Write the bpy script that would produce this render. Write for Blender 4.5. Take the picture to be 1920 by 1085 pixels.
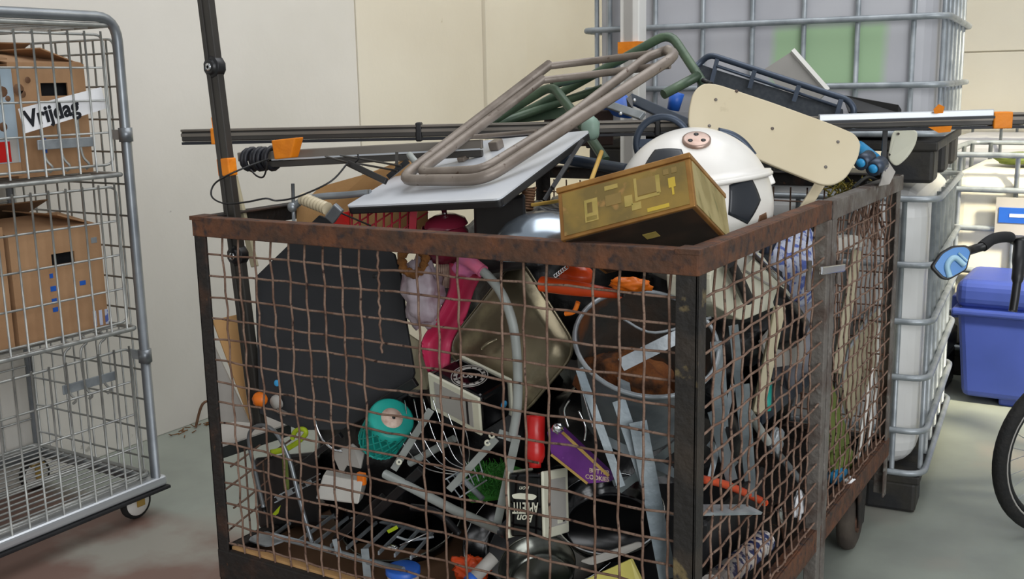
import bpy, math, random
from mathutils import Vector, Matrix, noise
random.seed(7)
for o in list(bpy.data.objects): bpy.data.objects.remove(o)
SC = bpy.context.scene
COL = SC.collection
V = Vector
# ---------------- camera (solved from the bin's corners; floor is z=0, X/Y follow the bin) ----------------
F, YAW, PITCH, ROLL = 2000.737, 0.552209, 0.190719, -0.020222
CX, CY = 960.0, 542.5
CAM = V((0, 0, 1.427))
_f = V((-math.sin(YAW)*math.cos(PITCH), math.cos(YAW)*math.cos(PITCH), -math.sin(PITCH)))
_r = V((math.cos(YAW), math.sin(YAW), 0)); _u = _r.cross(_f)
RT = _r*math.cos(ROLL) + _u*math.sin(ROLL)
UP = _u*math.cos(ROLL) - _r*math.sin(ROLL)
FW = _f
cd = bpy.data.cameras.new('camera'); cam = bpy.data.objects.new('camera', cd); COL.objects.link(cam)
cd.sensor_width = 36; cd.lens = F/1920*36; cd.clip_start = 0.05
cam.matrix_world = Matrix(((RT.x, UP.x, -FW.x, CAM.x), (RT.y, UP.y, -FW.y, CAM.y), (RT.z, UP.z, -FW.z, CAM.z), (0, 0, 0, 1)))
SC.camera = cam
SC.view_settings.view_transform = 'Standard'; SC.view_settings.look = 'None'
SC.view_settings.gamma = 1; SC.view_settings.use_curve_mapping = False
SC.view_settings.exposure = 0.22
# ---------------- world and lights ----------------
w = bpy.data.worlds.new('world'); SC.world = w; w.use_nodes = True
w.node_tree.nodes['Background'].inputs[0].default_value = (0.93, 0.965, 1.0, 1)
w.node_tree.nodes['Background'].inputs[1].default_value = 0.36
def area(name, loc, target, size, power, col, spread=180):
    l = bpy.data.lights.new(name, 'AREA'); l.shape = 'RECTANGLE'; l.size, l.size_y = size; l.energy = power; l.color = col
    l.spread = math.radians(spread)
    o = bpy.data.objects.new(name, l); COL.objects.link(o); o.location = loc
    o.rotation_euler = (V(target)-V(loc)).to_track_quat('-Z', 'Y').to_euler()
    return o
area('open_door_daylight', (3.1, -1.3, 2.5), (-1.3, 2.6, 0.75), (3.6, 3.0), 150, (0.96, 0.98, 1.0))
area('roof_skylight', (-0.9, 3.2, 4.4), (-1.0, 3.4, 0), (3.0, 3.5), 75, (0.97, 0.98, 1.0))
area('sun_on_far_tank', (2.9, 3.2, 3.9), (-0.15, 5.35, 0.75), (0.5, 0.6), 42, (1.0, 0.9, 0.66), 40)  # narrow area light added as sunlight on the far tank; no roof window known
area('warm_wall_light', (0.6, 5.6, 4.2), (-3.5, 5.4, 1.6), (1.2, 1.2), 14, (1.0, 0.93, 0.8), 100)

# ---------------- helpers ----------------
def ray(px, py): return RT*((px-CX)/F) - UP*((py-CY)/F) + FW
def at(px, py, x=None, y=None, z=None, d=None):
    r = ray(px, py)
    if d is not None: return CAM + r*d
    if x is not None: return CAM + r*((x-CAM.x)/r.x)
    if y is not None: return CAM + r*((y-CAM.y)/r.y)
    return CAM + r*((z-CAM.z)/r.z)
def dep(P): return (P-CAM).dot(FW)
def vs(dx, dy, dz, d): return (RT*dx - UP*dy + FW*dz)*(d/F)
def Y(pts, y): return [at(p[0], p[1], y=(p[2] if len(p) > 2 else y)) for p in pts]
def Xp(pts, x): return [at(p[0], p[1], x=(p[2] if len(p) > 2 else x)) for p in pts]
def D(pts, d=None): return [at(p[0], p[1], d=(p[2] if len(p) > 2 else d)) for p in pts]
def on_plane(pts, a, b, c):
    n = (b-a).cross(c-a); out = []
    for p in pts:
        r = ray(*p); out.append(CAM + r*((a-CAM).dot(n)/r.dot(n)))
    return out
def fillet(pts, rad, closed=False, n=4):
    out = []; N = len(pts)
    for i, p in enumerate(pts):
        if not closed and i in (0, N-1): out.append(p); continue
        a = pts[i-1]; b = pts[(i+1) % N]
        la, lb = (a-p).length, (b-p).length; r = min(rad, la*.45, lb*.45)
        s = p+(a-p).normalized()*r; e = p+(b-p).normalized()*r
        for k in range(n+1):
            t = k/n; out.append(s*(1-t)**2 + p*2*t*(1-t) + e*t*t)
    return out
def smoothline(pts, n=6):
    out = []
    for i in range(len(pts)-1):
        p0 = pts[max(i-1, 0)]; p1 = pts[i]; p2 = pts[i+1]; p3 = pts[min(i+2, len(pts)-1)]
        for k in range(n):
            t = k/n
            out.append(.5*((2*p1)+(p2-p0)*t+(2*p0-5*p1+4*p2-p3)*t*t+(3*p1-p0-3*p2+p3)*t**3))
    out.append(pts[-1]); return out
class MB:
    def __init__(s): s.v = []; s.f = []; s.sm = []
    def add(s, vs_, fs, smooth=False):
        o = len(s.v); s.v += [V(q) for q in vs_]; s.f += [[i+o for i in f] for f in fs]; s.sm += [smooth]*len(fs); return s
    def hexa(s, p):
        return s.add(p, [(0, 3, 2, 1), (4, 5, 6, 7), (0, 1, 5, 4), (1, 2, 6, 5), (2, 3, 7, 6), (3, 0, 4, 7)])
    def par(s, o, a, b, c):
        o, a, b, c = V(o), V(a), V(b), V(c)
        return s.hexa([o, o+a, o+a+b, o+b, o+c, o+a+c, o+a+b+c, o+b+c])
    def box(s, lo, hi):
        lo, hi = V(lo), V(hi); d = hi-lo
        return s.par(lo, (d.x, 0, 0), (0, d.y, 0), (0, 0, d.z))
    def bar(s, a, b, w, t, side=None):
        a, b = V(a), V(b); d = (b-a).normalized()
        side = V(side) if side is not None else d.cross(FW)
        side = (side - d*side.dot(d)).normalized(); n = d.cross(side).normalized()
        return s.par(a-side*w/2-n*t/2, side*w, n*t, b-a)
    def tube(s, pts, r, seg=8, closed=False, cap=True, smooth=True):
        pts = [V(p) for p in pts]; N = len(pts); vs_ = []; fs = []
        rr = r if isinstance(r, (list, tuple)) else [r]*N
        up = None
        for i, p in enumerate(pts):
            if closed: t = (pts[(i+1) % N]-pts[i-1])
            else: t = pts[min(i+1, N-1)]-pts[max(i-1, 0)]
            if t.length < 1e-9: t = V((0, 0, 1))
            t.normalize()
            if up is None: up = V((0, 0, 1)) if abs(t.z) < .9 else V((1, 0, 0))
            up = (up-t*up.dot(t)); up.normalize(); sd = t.cross(up)
            for k in range(seg):
                a = 2*math.pi*(k+.5)/seg; vs_.append(p+(up*math.cos(a)+sd*math.sin(a))*rr[i])
        for i in range(N if closed else N-1):
            j = (i+1) % N
            for k in range(seg):
                k2 = (k+1) % seg; fs.append((i*seg+k, i*seg+k2, j*seg+k2, j*seg+k))
        s.add(vs_, fs, smooth)
        if cap and not closed:
            o = len(s.v)-N*seg
            s.f += [[o+k for k in range(seg)], [o+(N-1)*seg+k for k in range(seg)][::-1]]; s.sm += [False]*2
        return s
    def plate(s, pts, th, n=None):
        pts = [V(p) for p in pts]; N = len(pts)
        if n is None:
            n = V((0, 0, 0))
            for i in range(N): n += pts[i].cross(pts[(i+1) % N])
            n.normalize(); c = sum(pts, V())/N
            if n.dot(c-CAM) < 0: n = -n
        q = [p+n*th for p in pts]
        return s.add(pts+q, [tuple(range(N)), tuple(range(2*N-1, N-1, -1))]+[(i, i+N, (i+1) % N+N, (i+1) % N) for i in range(N)])
    def lathe(s, c, ax, prof, seg=24, smooth=True, a0=0, a1=2*math.pi, ref=None):
        c = V(c); ax = V(ax).normalized(); ref = V(ref) if ref is not None else (V((0, 0, 1)) if abs(ax.z) < .9 else V((1, 0, 0)))
        u = (ref-ax*ref.dot(ax)).normalized(); v = ax.cross(u); full = abs(a1-a0-2*math.pi) < 1e-6
        n = seg if full else seg+1; vs_ = []; fs = []
        for (r, h) in prof:
            for k in range(n):
                a = a0+(a1-a0)*k/seg; vs_.append(c+ax*h+(u*math.cos(a)+v*math.sin(a))*max(r, 1e-4))
        for i in range(len(prof)-1):
            for k in range(seg):
                k2 = (k+1) % n if full else k+1
                fs.append((i*n+k, i*n+k2, (i+1)*n+k2, (i+1)*n+k))
        return s.add(vs_, fs, smooth)
    def blob(s, c, rad, seed=0, amp=.25, fr=2.2, rot=None, seg=28, rings=18, smooth=True):
        c = V(c); vs_ = []; fs = []
        for i in range(rings+1):
            th = math.pi*i/rings
            for k in range(seg):
                ph = 2*math.pi*k/seg; d = V((math.sin(th)*math.cos(ph), math.sin(th)*math.sin(ph), math.cos(th)))
                m = 1+amp*noise.noise(d*fr+V((seed*3.1, seed*1.7, seed)))+amp*.5*abs(noise.noise(d*fr*2.3+V((seed, 0, 9))))
                p = V((d.x*rad[0], d.y*rad[1], d.z*rad[2]))*m
                if rot is not None: p = rot @ p
                vs_.append(c+p)
        for i in range(rings):
            for k in range(seg):
                k2 = (k+1) % seg; fs.append((i*seg+k, (i+1)*seg+k, (i+1)*seg+k2, i*seg+k2))
        return s.add(vs_, fs, smooth)
    def sheet(s, fn, nu, nv, th=0, smooth=True):
        vs_ = [V(fn(i/nu, j/nv)) for i in range(nu+1) for j in range(nv+1)]
        fs = [(i*(nv+1)+j, (i+1)*(nv+1)+j, (i+1)*(nv+1)+j+1, i*(nv+1)+j+1) for i in range(nu) for j in range(nv)]
        if th:
            n = (vs_[nv+1]-vs_[0]).cross(vs_[1]-vs_[0]).normalized()
            if n.dot(vs_[0]-CAM) < 0: n = -n
            k = len(vs_); vs_ = vs_+[p+n*th for p in vs_]
            fs = fs+[tuple(reversed([a+k for a in f])) for f in fs]
            W = nv+1
            for i in range(nu):
                fs += [(i*W, i*W+k, (i+1)*W+k, (i+1)*W), (i*W+nv, (i+1)*W+nv, (i+1)*W+nv+k, i*W+nv+k)]
            for j in range(nv):
                fs += [(j, j+1, j+1+k, j+k), (nu*W+j, nu*W+j+k, nu*W+j+1+k, nu*W+j+1)]
        return s.add(vs_, fs, smooth)
    def mesh(s, name, off=V((0, 0, 0))):
        me = bpy.data.meshes.new(name); me.from_pydata([tuple(p-off) for p in s.v], [], s.f)
        me.polygons.foreach_set('use_smooth', s.sm); me.update(); return me
def finish(o, mat, bevel):
    o.data.materials.append(mat)
    if bevel:
        m = o.modifiers.new('bevel', 'BEVEL'); m.width, m.segments = bevel if isinstance(bevel, tuple) else (bevel, 2); m.limit_method = 'ANGLE'; m.angle_limit = math.radians(40)
def tag(o, label=None, cat=None, group=None, kind=None):
    for k, v in (('label', label), ('category', cat), ('group', group), ('kind', kind)):
        if v: o[k] = v
class T:   # a thing with parts: an Empty at its base, parts (and sub-parts) in its local space
    def __init__(s, name, label, cat, group=None, kind=None): s.a = (name, label, cat, group, kind); s.p = []
    def add(s, name, mb, mat, parent=None, label=None, bevel=0, kind=None):
        s.p.append([name, mb, mat, parent, label, bevel, None, kind]); return len(s.p)-1
    def done(s):
        vv = [p for q in s.p for p in q[1].v]
        lo = V([min(p[i] for p in vv) for i in range(3)]); hi = V([max(p[i] for p in vv) for i in range(3)])
        base = V(((lo.x+hi.x)/2, (lo.y+hi.y)/2, lo.z))
        e = bpy.data.objects.new(s.a[0], None); COL.objects.link(e); e.location = base; e.empty_display_size = .05
        tag(e, *s.a[1:])
        for q in s.p:
            o = bpy.data.objects.new(q[0], q[1].mesh(q[0], base)); COL.objects.link(o); finish(o, q[2], q[5])
            o.parent = s.p[q[3]][6] if q[3] is not None else e
            if q[4]: o['label'] = q[4]
            if q[7]: o['kind'] = q[7]
            q[6] = o
        s.root = e; return e
def one(name, label, cat, mb, mat, group=None, kind=None, bevel=0):
    lo = V([min(p[i] for p in mb.v) for i in range(3)]); hi = V([max(p[i] for p in mb.v) for i in range(3)])
    base = V(((lo.x+hi.x)/2, (lo.y+hi.y)/2, lo.z))
    o = bpy.data.objects.new(name, mb.mesh(name, base)); COL.objects.link(o); o.location = base
    finish(o, mat, bevel); tag(o, label, cat, group, kind); return o
def text_mb(txt, org, right, up, size, depth=.0006, align='CENTER', bold=0.0, shear=0):
    cu = bpy.data.curves.new('t', 'FONT'); cu.body = txt; cu.size = size; cu.align_x = align; cu.align_y = 'CENTER'
    cu.extrude = depth; cu.offset = bold; cu.shear = shear; cu.resolution_u = 3
    ob = bpy.data.objects.new('t', cu); COL.objects.link(ob); dg = bpy.context.evaluated_depsgraph_get(); dg.update()
    me = bpy.data.meshes.new_from_object(ob.evaluated_get(dg))
    right = V(right).normalized(); up = V(up).normalized(); n = right.cross(up)
    mb = MB(); mb.add([V(org)+right*v.co.x+up*v.co.y+n*v.co.z for v in me.vertices], [tuple(p.vertices) for p in me.polygons])
    bpy.data.objects.remove(ob); bpy.data.curves.remove(cu); bpy.data.meshes.remove(me); return mb
def corner3(px, py, d, e1, e2, e3):
    ab = -(e1[0]*e2[0]+e1[1]*e2[1]); ac = -(e1[0]*e3[0]+e1[1]*e3[1]); bc = -(e2[0]*e3[0]+e2[1]*e3[1])
    a = math.sqrt(abs(ab*ac/bc)); b = ab/a; c = ac/a
    O_ = at(px, py, d=d)
    return (O_,)+tuple(at(px+e[0], py+e[1], d=d+k*d/F)-O_ for e, k in ((e1, a), (e2, b), (e3, c)))

# ---------------- materials ----------------
def lin(h):
    c = [int(h[i:i+2], 16)/255 for i in (0, 2, 4)]
    return tuple(x/12.92 if x <= .04045 else ((x+.055)/1.055)**2.4 for x in c)+(1,)
def M(name, c1, c2=None, scale=8, rough=.5, metal=0, bump=0, bscale=None, lo=.4, hi=.65, c3=None, s3=30, lo3=.6, hi3=.7, trans=0, spec=.5, detail=6, stretch=None, emit=None):
    m = bpy.data.materials.new(name); m.use_nodes = True; nt = m.node_tree; b = nt.nodes['Principled BSDF']; L = nt.links.new
    b.inputs['Base Color'].default_value = lin(c1); b.inputs['Roughness'].default_value = rough; b.inputs['Metallic'].default_value = metal
    b.inputs['Specular IOR Level'].default_value = spec
    if trans: b.inputs['Transmission Weight'].default_value = trans
    if c2 or c3 or bump:
        tc = nt.nodes.new('ShaderNodeTexCoord'); vec = tc.outputs['Object']
        if stretch:
            mp = nt.nodes.new('ShaderNodeMapping'); mp.inputs['Scale'].default_value = stretch; L(vec, mp.inputs[0]); vec = mp.outputs[0]
    col = None
    def layer(prev, c, sc, a, z):
        n = nt.nodes.new('ShaderNodeTexNoise'); n.inputs['Scale'].default_value = sc; n.inputs['Detail'].default_value = detail; L(vec, n.inputs['Vector'])
        r = nt.nodes.new('ShaderNodeMapRange'); r.inputs[1].default_value = a; r.inputs[2].default_value = z; L(n.outputs[0], r.inputs[0])
        x = nt.nodes.new('ShaderNodeMix'); x.data_type = 'RGBA'; L(r.outputs[0], x.inputs[0]); x.inputs[7].default_value = lin(c)
        if prev is None: x.inputs[6].default_value = lin(c1)
        else: L(prev, x.inputs[6])
        return x.outputs[2]
    if c2: col = layer(None, c2, scale, lo, hi)
    if c3: col = layer(col, c3, s3, lo3, hi3)
    if col is not None: L(col, b.inputs['Base Color'])
    if bump:
        n = nt.nodes.new('ShaderNodeTexNoise'); n.inputs['Scale'].default_value = bscale or scale*4; n.inputs['Detail'].default_value = 6; L(vec, n.inputs['Vector'])
        bp = nt.nodes.new('ShaderNodeBump'); bp.inputs['Strength'].default_value = bump; bp.inputs['Distance'].default_value = .01
        L(n.outputs[0], bp.inputs['Height']); L(bp.outputs[0], b.inputs['Normal'])
    if emit:
        b.inputs['Emission Color'].default_value = lin(c1); b.inputs['Emission Strength'].default_value = emit
    return m
m = {}
m['rust'] = M('rusty_steel', '50392c', '70462e', 16, .75, .15, .5, 60, .38, .68, '30292a', 48, .5, .72)
m['rust_dark'] = M('dark_rusty_steel', '2c2826', '4a352a', 12, .7, .3, .5, 60, .5, .7, '6a4a34', 40, .66, .72)
m['post_worn'] = M('worn_dark_steel', '2b2826', '3d352e', 10, .6, .25, .5, 60, .45, .65, '7d6d4c', 13, .63, .68)
m['rust_grey'] = M('worn_grey_steel', '7a746e', '5a4a42', 10, .65, .4, .4, 60, .45, .65, '8e8a84', 30, .6, .7)
m['wire'] = M('rusty_wire', '745849', '927868', 30, .7, .3, .3, 200, .4, .6, '3a2620', 60, .58, .68)
m['galv'] = M('galvanised_steel', 'aab0b4', '8c9398', 14, .42, .4, .1, 60)
m['galv_wire'] = M('zinc_wire', 'b2b4b0', '989a98', 20, .4, .5)
m['chrome'] = M('chrome', 'd0d2d4', None, 8, .15, 1)
m['steel_tube'] = M('grey_steel_tube', '8f9498', '7a7f84', 10, .35, .6)
m['card'] = M('cardboard', 'b08a66', 'a07a58', 5, .9, 0, .1, 60)
m['card2'] = M('brown_cardboard', 'c69a66', 'b88a58', 5, .9, 0, .1, 60)
m['card_in'] = M('cardboard_inside', '8a6848', '6e5238', 6, .9)
m['white'] = M('white_plastic', 'e6e4de', 'd8d5cd', 6, .35)
m['paper'] = M('white_paper', 'f2f2f4', None, 8, .8)
m['black'] = M('black_plastic', '141416', '1e1e20', 12, .4)
m['black_matt'] = M('black_rubber', '17171a', '202022', 14, .75, 0, .1, 80)
m['panel_black'] = M('dark_painted_panel', '26272a', '2e2f32', 5, .75, 0, .08, 60, c3='4a4a4c', s3=18, lo3=.74, hi3=.78)
m['bag'] = M('black_filler_film', '0c0c0e', None, 8, .35, 0, .6, 14)
m['alu'] = M('aluminium', 'c6cace', None, 8, .35, .55)
m['alu_dark'] = M('dark_anodised_aluminium', '44413d', '383532', 4, .38, .3)
m['alu_mid'] = M('brownish_anodised_aluminium', '7c756c', '6a645c', 4, .35, .4)
m['tape'] = M('orange_tape', 'ee8a10', 'e07c08', 18, .55, 0, .3, 40)
m['navy'] = M('navy_black_tape', '15171f', None, 8, .5)
m['cream'] = M('cream_laminate', 'ccbfa2', 'c3b596', 3, .45, c3='b8aa8c', s3=14, lo3=.68, hi3=.74)
m['cream2'] = M('cream_enamel', 'e2e0cc', 'd6d3bc', 5, .4)
m['tablewhite'] = M('white_table_laminate', 'd8dce2', 'ccd0d6', 4, .28)
m['taupe'] = M('taupe_painted_tube', '857a70', '756a60', 20, .4, .2, .1, 60, c3='5a4a3e', s3=50, lo3=.66, hi3=.7)
m['green'] = M('dark_green_paint', '3f5240', '50644c', 14, .4, .1, .1, 60)
m['palegreen'] = M('pale_green_plastic', '8aa394', None, 8, .5)
m['ballwhite'] = M('white_enamel', 'e9e6e0', 'dcd8d0', 5, .25, c3='c8b8a8', s3=12, lo3=.72, hi3=.76)
m['ballblack'] = M('black_enamel', '22262c', '2a2e34', 10, .35)
m['rustpatch'] = M('rust_patch', '6a4a34', '8a6a50', 14, .6, .3)
m['vent'] = M('rusty_aluminium_vent', 'b49c90', '8a6c5e', 18, .35, .6)
m['tin'] = M('printed_gold_tin', '957a3c', '796638', 11, .42, .35, 0, 8, .42, .58, 'a07c48', 24, .6, .66)
m['tin_side'] = M('pale_gold_tin', 'aa9c6c', '908250', 10, .45, .3, 0, 8, .45, .6, '7c7440', 20, .6, .66, stretch=(3, 3, .6))
m['tin_edge'] = M('copper_tin_edge', '8c6232', 'a87c40', 18, .4, .5)
m['tin_bottom'] = M('dark_tin_bottom', '2a2018', '3c2c20', 14, .6, .3)
m['yellowprint'] = M('yellow_print', 'bca032', 'a88e34', 8, .45)
m['tanprint'] = M('tan_print', 'a48e4c', '90803c', 30, .45)
m['brownprint'] = M('brown_print', '7c6634', '866e3a', 30, .45)
m['wood'] = M('bare_wood', 'c09a48', 'b08a3c', 12, .6, stretch=(1, 1, 4))
m['meshgrey'] = M('dark_grey_metal_mesh', '4a4f56', '54595f', 90, .55, .3)
m['slate'] = M('slate_blue_metal', '3c4654', '465060', 10, .4, .4)
m['greyboard'] = M('grey_board', 'b0aca6', 'a4a09a', 4, .6)
m['blue'] = M('blue_plastic', '2a62c0', '245ab4', 5, .4)
m['skyblue'] = M('sky_blue_plastic', '3aa4e0', None, 8, .35)
m['red'] = M('red_plastic', 'c8201c', 'b81a18', 6, .3)
m['redwire'] = M('red_coated_wire', 'b02438', None, 8, .4)
m['maroon'] = M('shiny_dark_red', '84283c', '702032', 4, .18)
m['steelbowl'] = M('brushed_steel', 'b4c0cc', 'a0acb8', 5, .22, .85)
m['brass'] = M('dull_brass_tin', '8e846c', '746b56', 7, .32, .7, .15, 20, c3='a09678', s3=10, lo3=.56, hi3=.66)
m['pink'] = M('pink_plastic', 'c03058', 'a82448', 5, .5)
m['pinklight'] = M('light_pink_plastic', 'e07090', 'b070b0', 7, .5)
m['mauve'] = M('mauve_plastic_film', 'b0a4ac', '80626c', 7, .4, 0, .5, 14, .45, .6)
m['fur'] = M('brown_fuzzy_fibre', '8a5a2c', '6a4420', 40, 1, 0, 1, 120)
m['orange'] = M('orange_plastic', 'e0501c', 'd04414', 6, .3)
m['orange2'] = M('bright_orange_plastic', 'f07a1c', None, 8, .4)
m['bucket'] = M('weathered_galvanised', '8c9498', '707a80', 10, .5, .6, .2, 30)
m['bucketrust'] = M('rust_inside', '3a3834', '4a3a2e', 9, .8, .2, .4, 40, c3='7a4826', s3=5, lo3=.5, hi3=.6)
m['crust'] = M('rust_crust', '8a5428', '6a3a1c', 12, .95, 0, .8, 50, c3='4a3020', s3=20, lo3=.5, hi3=.6)
m['framegrey'] = M('light_grey_paint', '9ca09c', '8e928e', 10, .45)
m['teal'] = M('teal_plastic', '1aa294', '168e84', 10, .45)
m['label'] = M('pale_label', 'd8c0b0', 'b89888', 60, .6)
m['lime'] = M('lime_green_strap', 'b4c820', 'a0b41c', 10, .6)
m['olive'] = M('olive_strap', '6c7a34', '5c6a2c', 10, .7)
m['purple'] = M('purple_print', '5a2070', '6a2a80', 20, .35, c3='d8b0e0', s3=90, lo3=.74, hi3=.76)
m['gold'] = M('gold_foil', 'c8a45c', None, 8, .3, .7)
m['grass'] = M('green_plastic_grass', '2c7a24', '3c8c30', 30, .6)
m['beige'] = M('beige_paint', 'bcb294', 'aea486', 8, .55)
m['blackgloss'] = M('black_gloss_enamel', '08080a', None, 8, .12)
m['darksteel'] = M('dark_polished_steel', '6e706a', '5a5c56', 5, .2, .9)
m['yellow'] = M('pale_yellow_plastic', 'dcd070', None, 8, .4)
m['bluewhite'] = M('blue_patterned_cloth', 'c4cade', '5a6cb4', 40, .8, 0, .3, 30, .5, .58)
m['greycloth'] = M('grey_cloth', '8e8e96', '7a7a84', 10, .85, 0, .4, 20)
m['foil'] = M('striped_foil_wrapper', 'c8c0ba', '26305c', 30, .25, .4, .5, 30, .48, .54)
m['tinsel'] = M('gold_green_tinsel', '8a7826', '3a4016', 60, .35, .5, 1, 60)
m['ibc'] = M('translucent_tank_plastic', 'c6c6ca', 'b8b8bd', 3, .45, c3='cfcfd2', s3=5)
m['ibc_white'] = M('white_tank_plastic', 'dededc', 'd6d5d2', 3, .4)
m['ibc_far'] = M('cream_tank_plastic', 'e4dfd0', 'dad4c2', 3, .4)
m['pallet'] = M('black_pallet_plastic', '202022', '343028', 9, .6, 0, .3, 20)
m['bluebox'] = M('royal_blue_plastic', '3a4c9c', '34468f', 4, .45)
m['tyre'] = M('tyre_rubber', '141414', '1e1c1a', 40, .8, 0, .4, 90)
m['wheelbrown'] = M('dirty_rubber_wheel', '3c342e', '4e453c', 14, .85, 0, .2, 50)
m['mirror'] = M('blue_mirror_film', '2f80c8', None, 8, .25)
m['paleblue'] = M('pale_blue_mark', 'a4cce0', None, 8, .4)
m['ibcgreen'] = M('green_tinted_tank_plastic', 'a8c4a0', 'b4c8ae', 3, .45)
# ---------------- masks for two place-bound paints ----------------
def masked(name, c1, c2, lo, hi, soft, rough, base2=None, s2=4):
    mt = M(name, c1, base2, s2, rough); nt = mt.node_tree; L = nt.links.new; b = nt.nodes['Principled BSDF']
    tc = nt.nodes.new('ShaderNodeTexCoord'); sp = nt.nodes.new('ShaderNodeSeparateXYZ')
    nz = nt.nodes.new('ShaderNodeTexNoise'); nz.inputs['Scale'].default_value = 2.2; nz.inputs['Detail'].default_value = 8; L(tc.outputs['Object'], nz.inputs['Vector'])
    ad = nt.nodes.new('ShaderNodeVectorMath'); ad.operation = 'MULTIPLY_ADD'; L(nz.outputs[1], ad.inputs[0]); ad.inputs[1].default_value = (soft*4,)*3; L(tc.outputs['Object'], ad.inputs[2])
    sb = nt.nodes.new('ShaderNodeVectorMath'); sb.operation = 'SUBTRACT'; L(ad.outputs[0], sb.inputs[0]); sb.inputs[1].default_value = (soft*2,)*3
    L(sb.outputs[0], sp.inputs[0]); prev = None
    for i in range(3):
        if lo[i] is None: continue
        for lim, sg in ((lo[i], 1), (hi[i], -1)):
            r = nt.nodes.new('ShaderNodeMapRange'); L(sp.outputs[i], r.inputs[0]); r.inputs[1].default_value = lim-soft*sg; r.inputs[2].default_value = lim+soft*sg
            if prev is None: prev = r.outputs[0]
            else:
                k = nt.nodes.new('ShaderNodeMath'); k.operation = 'MULTIPLY'; L(prev, k.inputs[0]); L(r.outputs[0], k.inputs[1]); prev = k.outputs[0]
    x = nt.nodes.new('ShaderNodeMix'); x.data_type = 'RGBA'; L(prev, x.inputs[0]); x.inputs[7].default_value = lin(c2)
    src = b.inputs['Base Color'].links
    if src: L(src[0].from_socket, x.inputs[6])
    else: x.inputs[6].default_value = lin(c1)
    L(x.outputs[2], b.inputs['Base Color']); return mt
def struct(name, mb, mat, bevel=0, label=None):
    o = bpy.data.objects.new(name, mb.mesh(name)); COL.objects.link(o); finish(o, mat, bevel); o['kind'] = 'structure'
    if label: o['label'] = label
    return o
# ---------------- the setting ----------------
floor_mat = masked('painted_concrete', '9aa096', '7c6258', (-4, .2, None), (-1.45, 2.28, None), .05, .5, '8b9088', 3)
nt = floor_mat.node_tree; bs = nt.nodes['Principled BSDF']; src = bs.inputs['Base Color'].links[0].from_socket
tc = nt.nodes.new('ShaderNodeTexCoord'); nz = nt.nodes.new('ShaderNodeTexNoise'); nz.inputs['Scale'].default_value = 1.6; nz.inputs['Detail'].default_value = 9
nt.links.new(tc.outputs['Object'], nz.inputs['Vector']); mr = nt.nodes.new('ShaderNodeMapRange'); mr.inputs[1].default_value = .55; mr.inputs[2].default_value = .66
nt.links.new(nz.outputs[0], mr.inputs[0]); mx = nt.nodes.new('ShaderNodeMix'); mx.data_type = 'RGBA'; nt.links.new(mr.outputs[0], mx.inputs[0])
nt.links.new(src, mx.inputs[6]); mx.inputs[7].default_value = lin('98948a'); nt.links.new(mx.outputs[2], bs.inputs['Base Color'])
struct('floor', MB().box((-4.2, -3.5, -.1), (4.5, 8, 0)), floor_mat)
wall_cool_lit = M('cream_wall_paint_cool_lit', 'dcd8d0', 'd5d1c8', 1.5, .85, 0, .08, 30, c3='b4b0a8', s3=9, lo3=.74, hi3=.76)  # same cream paint; the bluish light at the left is put into this colour
wall_cream = M('cream_wall_paint', 'e1dac9', 'dbd3c1', 1.5, .85, 0, .08, 30, c3='c0b498', s3=9, lo3=.74, hi3=.76)
wl = struct('wall_left', MB().box((-3.75, -3.5, 0), (-3.55, 7.5, 4)), wall_cool_lit)
def wall_child(name, lo, hi, mat):
    o = bpy.data.objects.new(name, MB().box(lo, hi).mesh(name)); COL.objects.link(o); finish(o, mat, .004); o.parent = wl
wall_child('wall_panel', (-3.56, -3.4, 0), (-3.53, 4.285, 4), wall_cool_lit)
wall_child('wall_panel', (-3.56, 4.295, 0), (-3.53, 5.455, 4), wall_cream)
wall_child('pilaster', (-3.56, 5.455, 0), (-3.505, 5.93, 4), wall_cream)
wall_child('wall_panel', (-3.56, 5.94, 0), (-3.53, 7.3, 4), wall_cream)
wb = struct('wall_back', MB().box((-3.75, 7.32, 0), (4.5, 7.5, 4)), wall_cream)
for i, z in enumerate((0, .78, 1.56, 2.34, 3.12)):
    o = bpy.data.objects.new('wall_panel', MB().box((-3.55, 7.3, z+.004), (4.4, 7.33, z+.776)).mesh('wall_panel')); COL.objects.link(o)
    finish(o, wall_cream, .004); o.parent = wb
# scuffs and litter at the foot of the wall
mb = MB()
for k in range(26):
    a = V((-3.5+random.uniform(0, .07), 2.9+random.uniform(0, .55), .003)); mb.tube([a, a+V((random.uniform(-.03, .03), random.uniform(-.05, .05), random.uniform(0, .012)))], .002, 5)
one('leaf_litter', 'dry brown scraps lying along the foot of the wall', 'litter', mb, m['fur'], kind='stuff')
mb = MB(); mb.tube(smoothline([V((-3.47, 3.02, .004)), V((-3.46, 3.06, .10)), V((-3.45, 3.12, .09)), V((-3.44, 3.13, .02)), V((-3.43, 3.07, .006)), V((-3.42, 3.15, .07)), V((-3.42, 3.2, .005))]), .006, 6)
one('rusty_wire_loop', 'rusty bent wire loop lying against the wall foot', 'wire', mb, m['rustpatch'])

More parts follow.
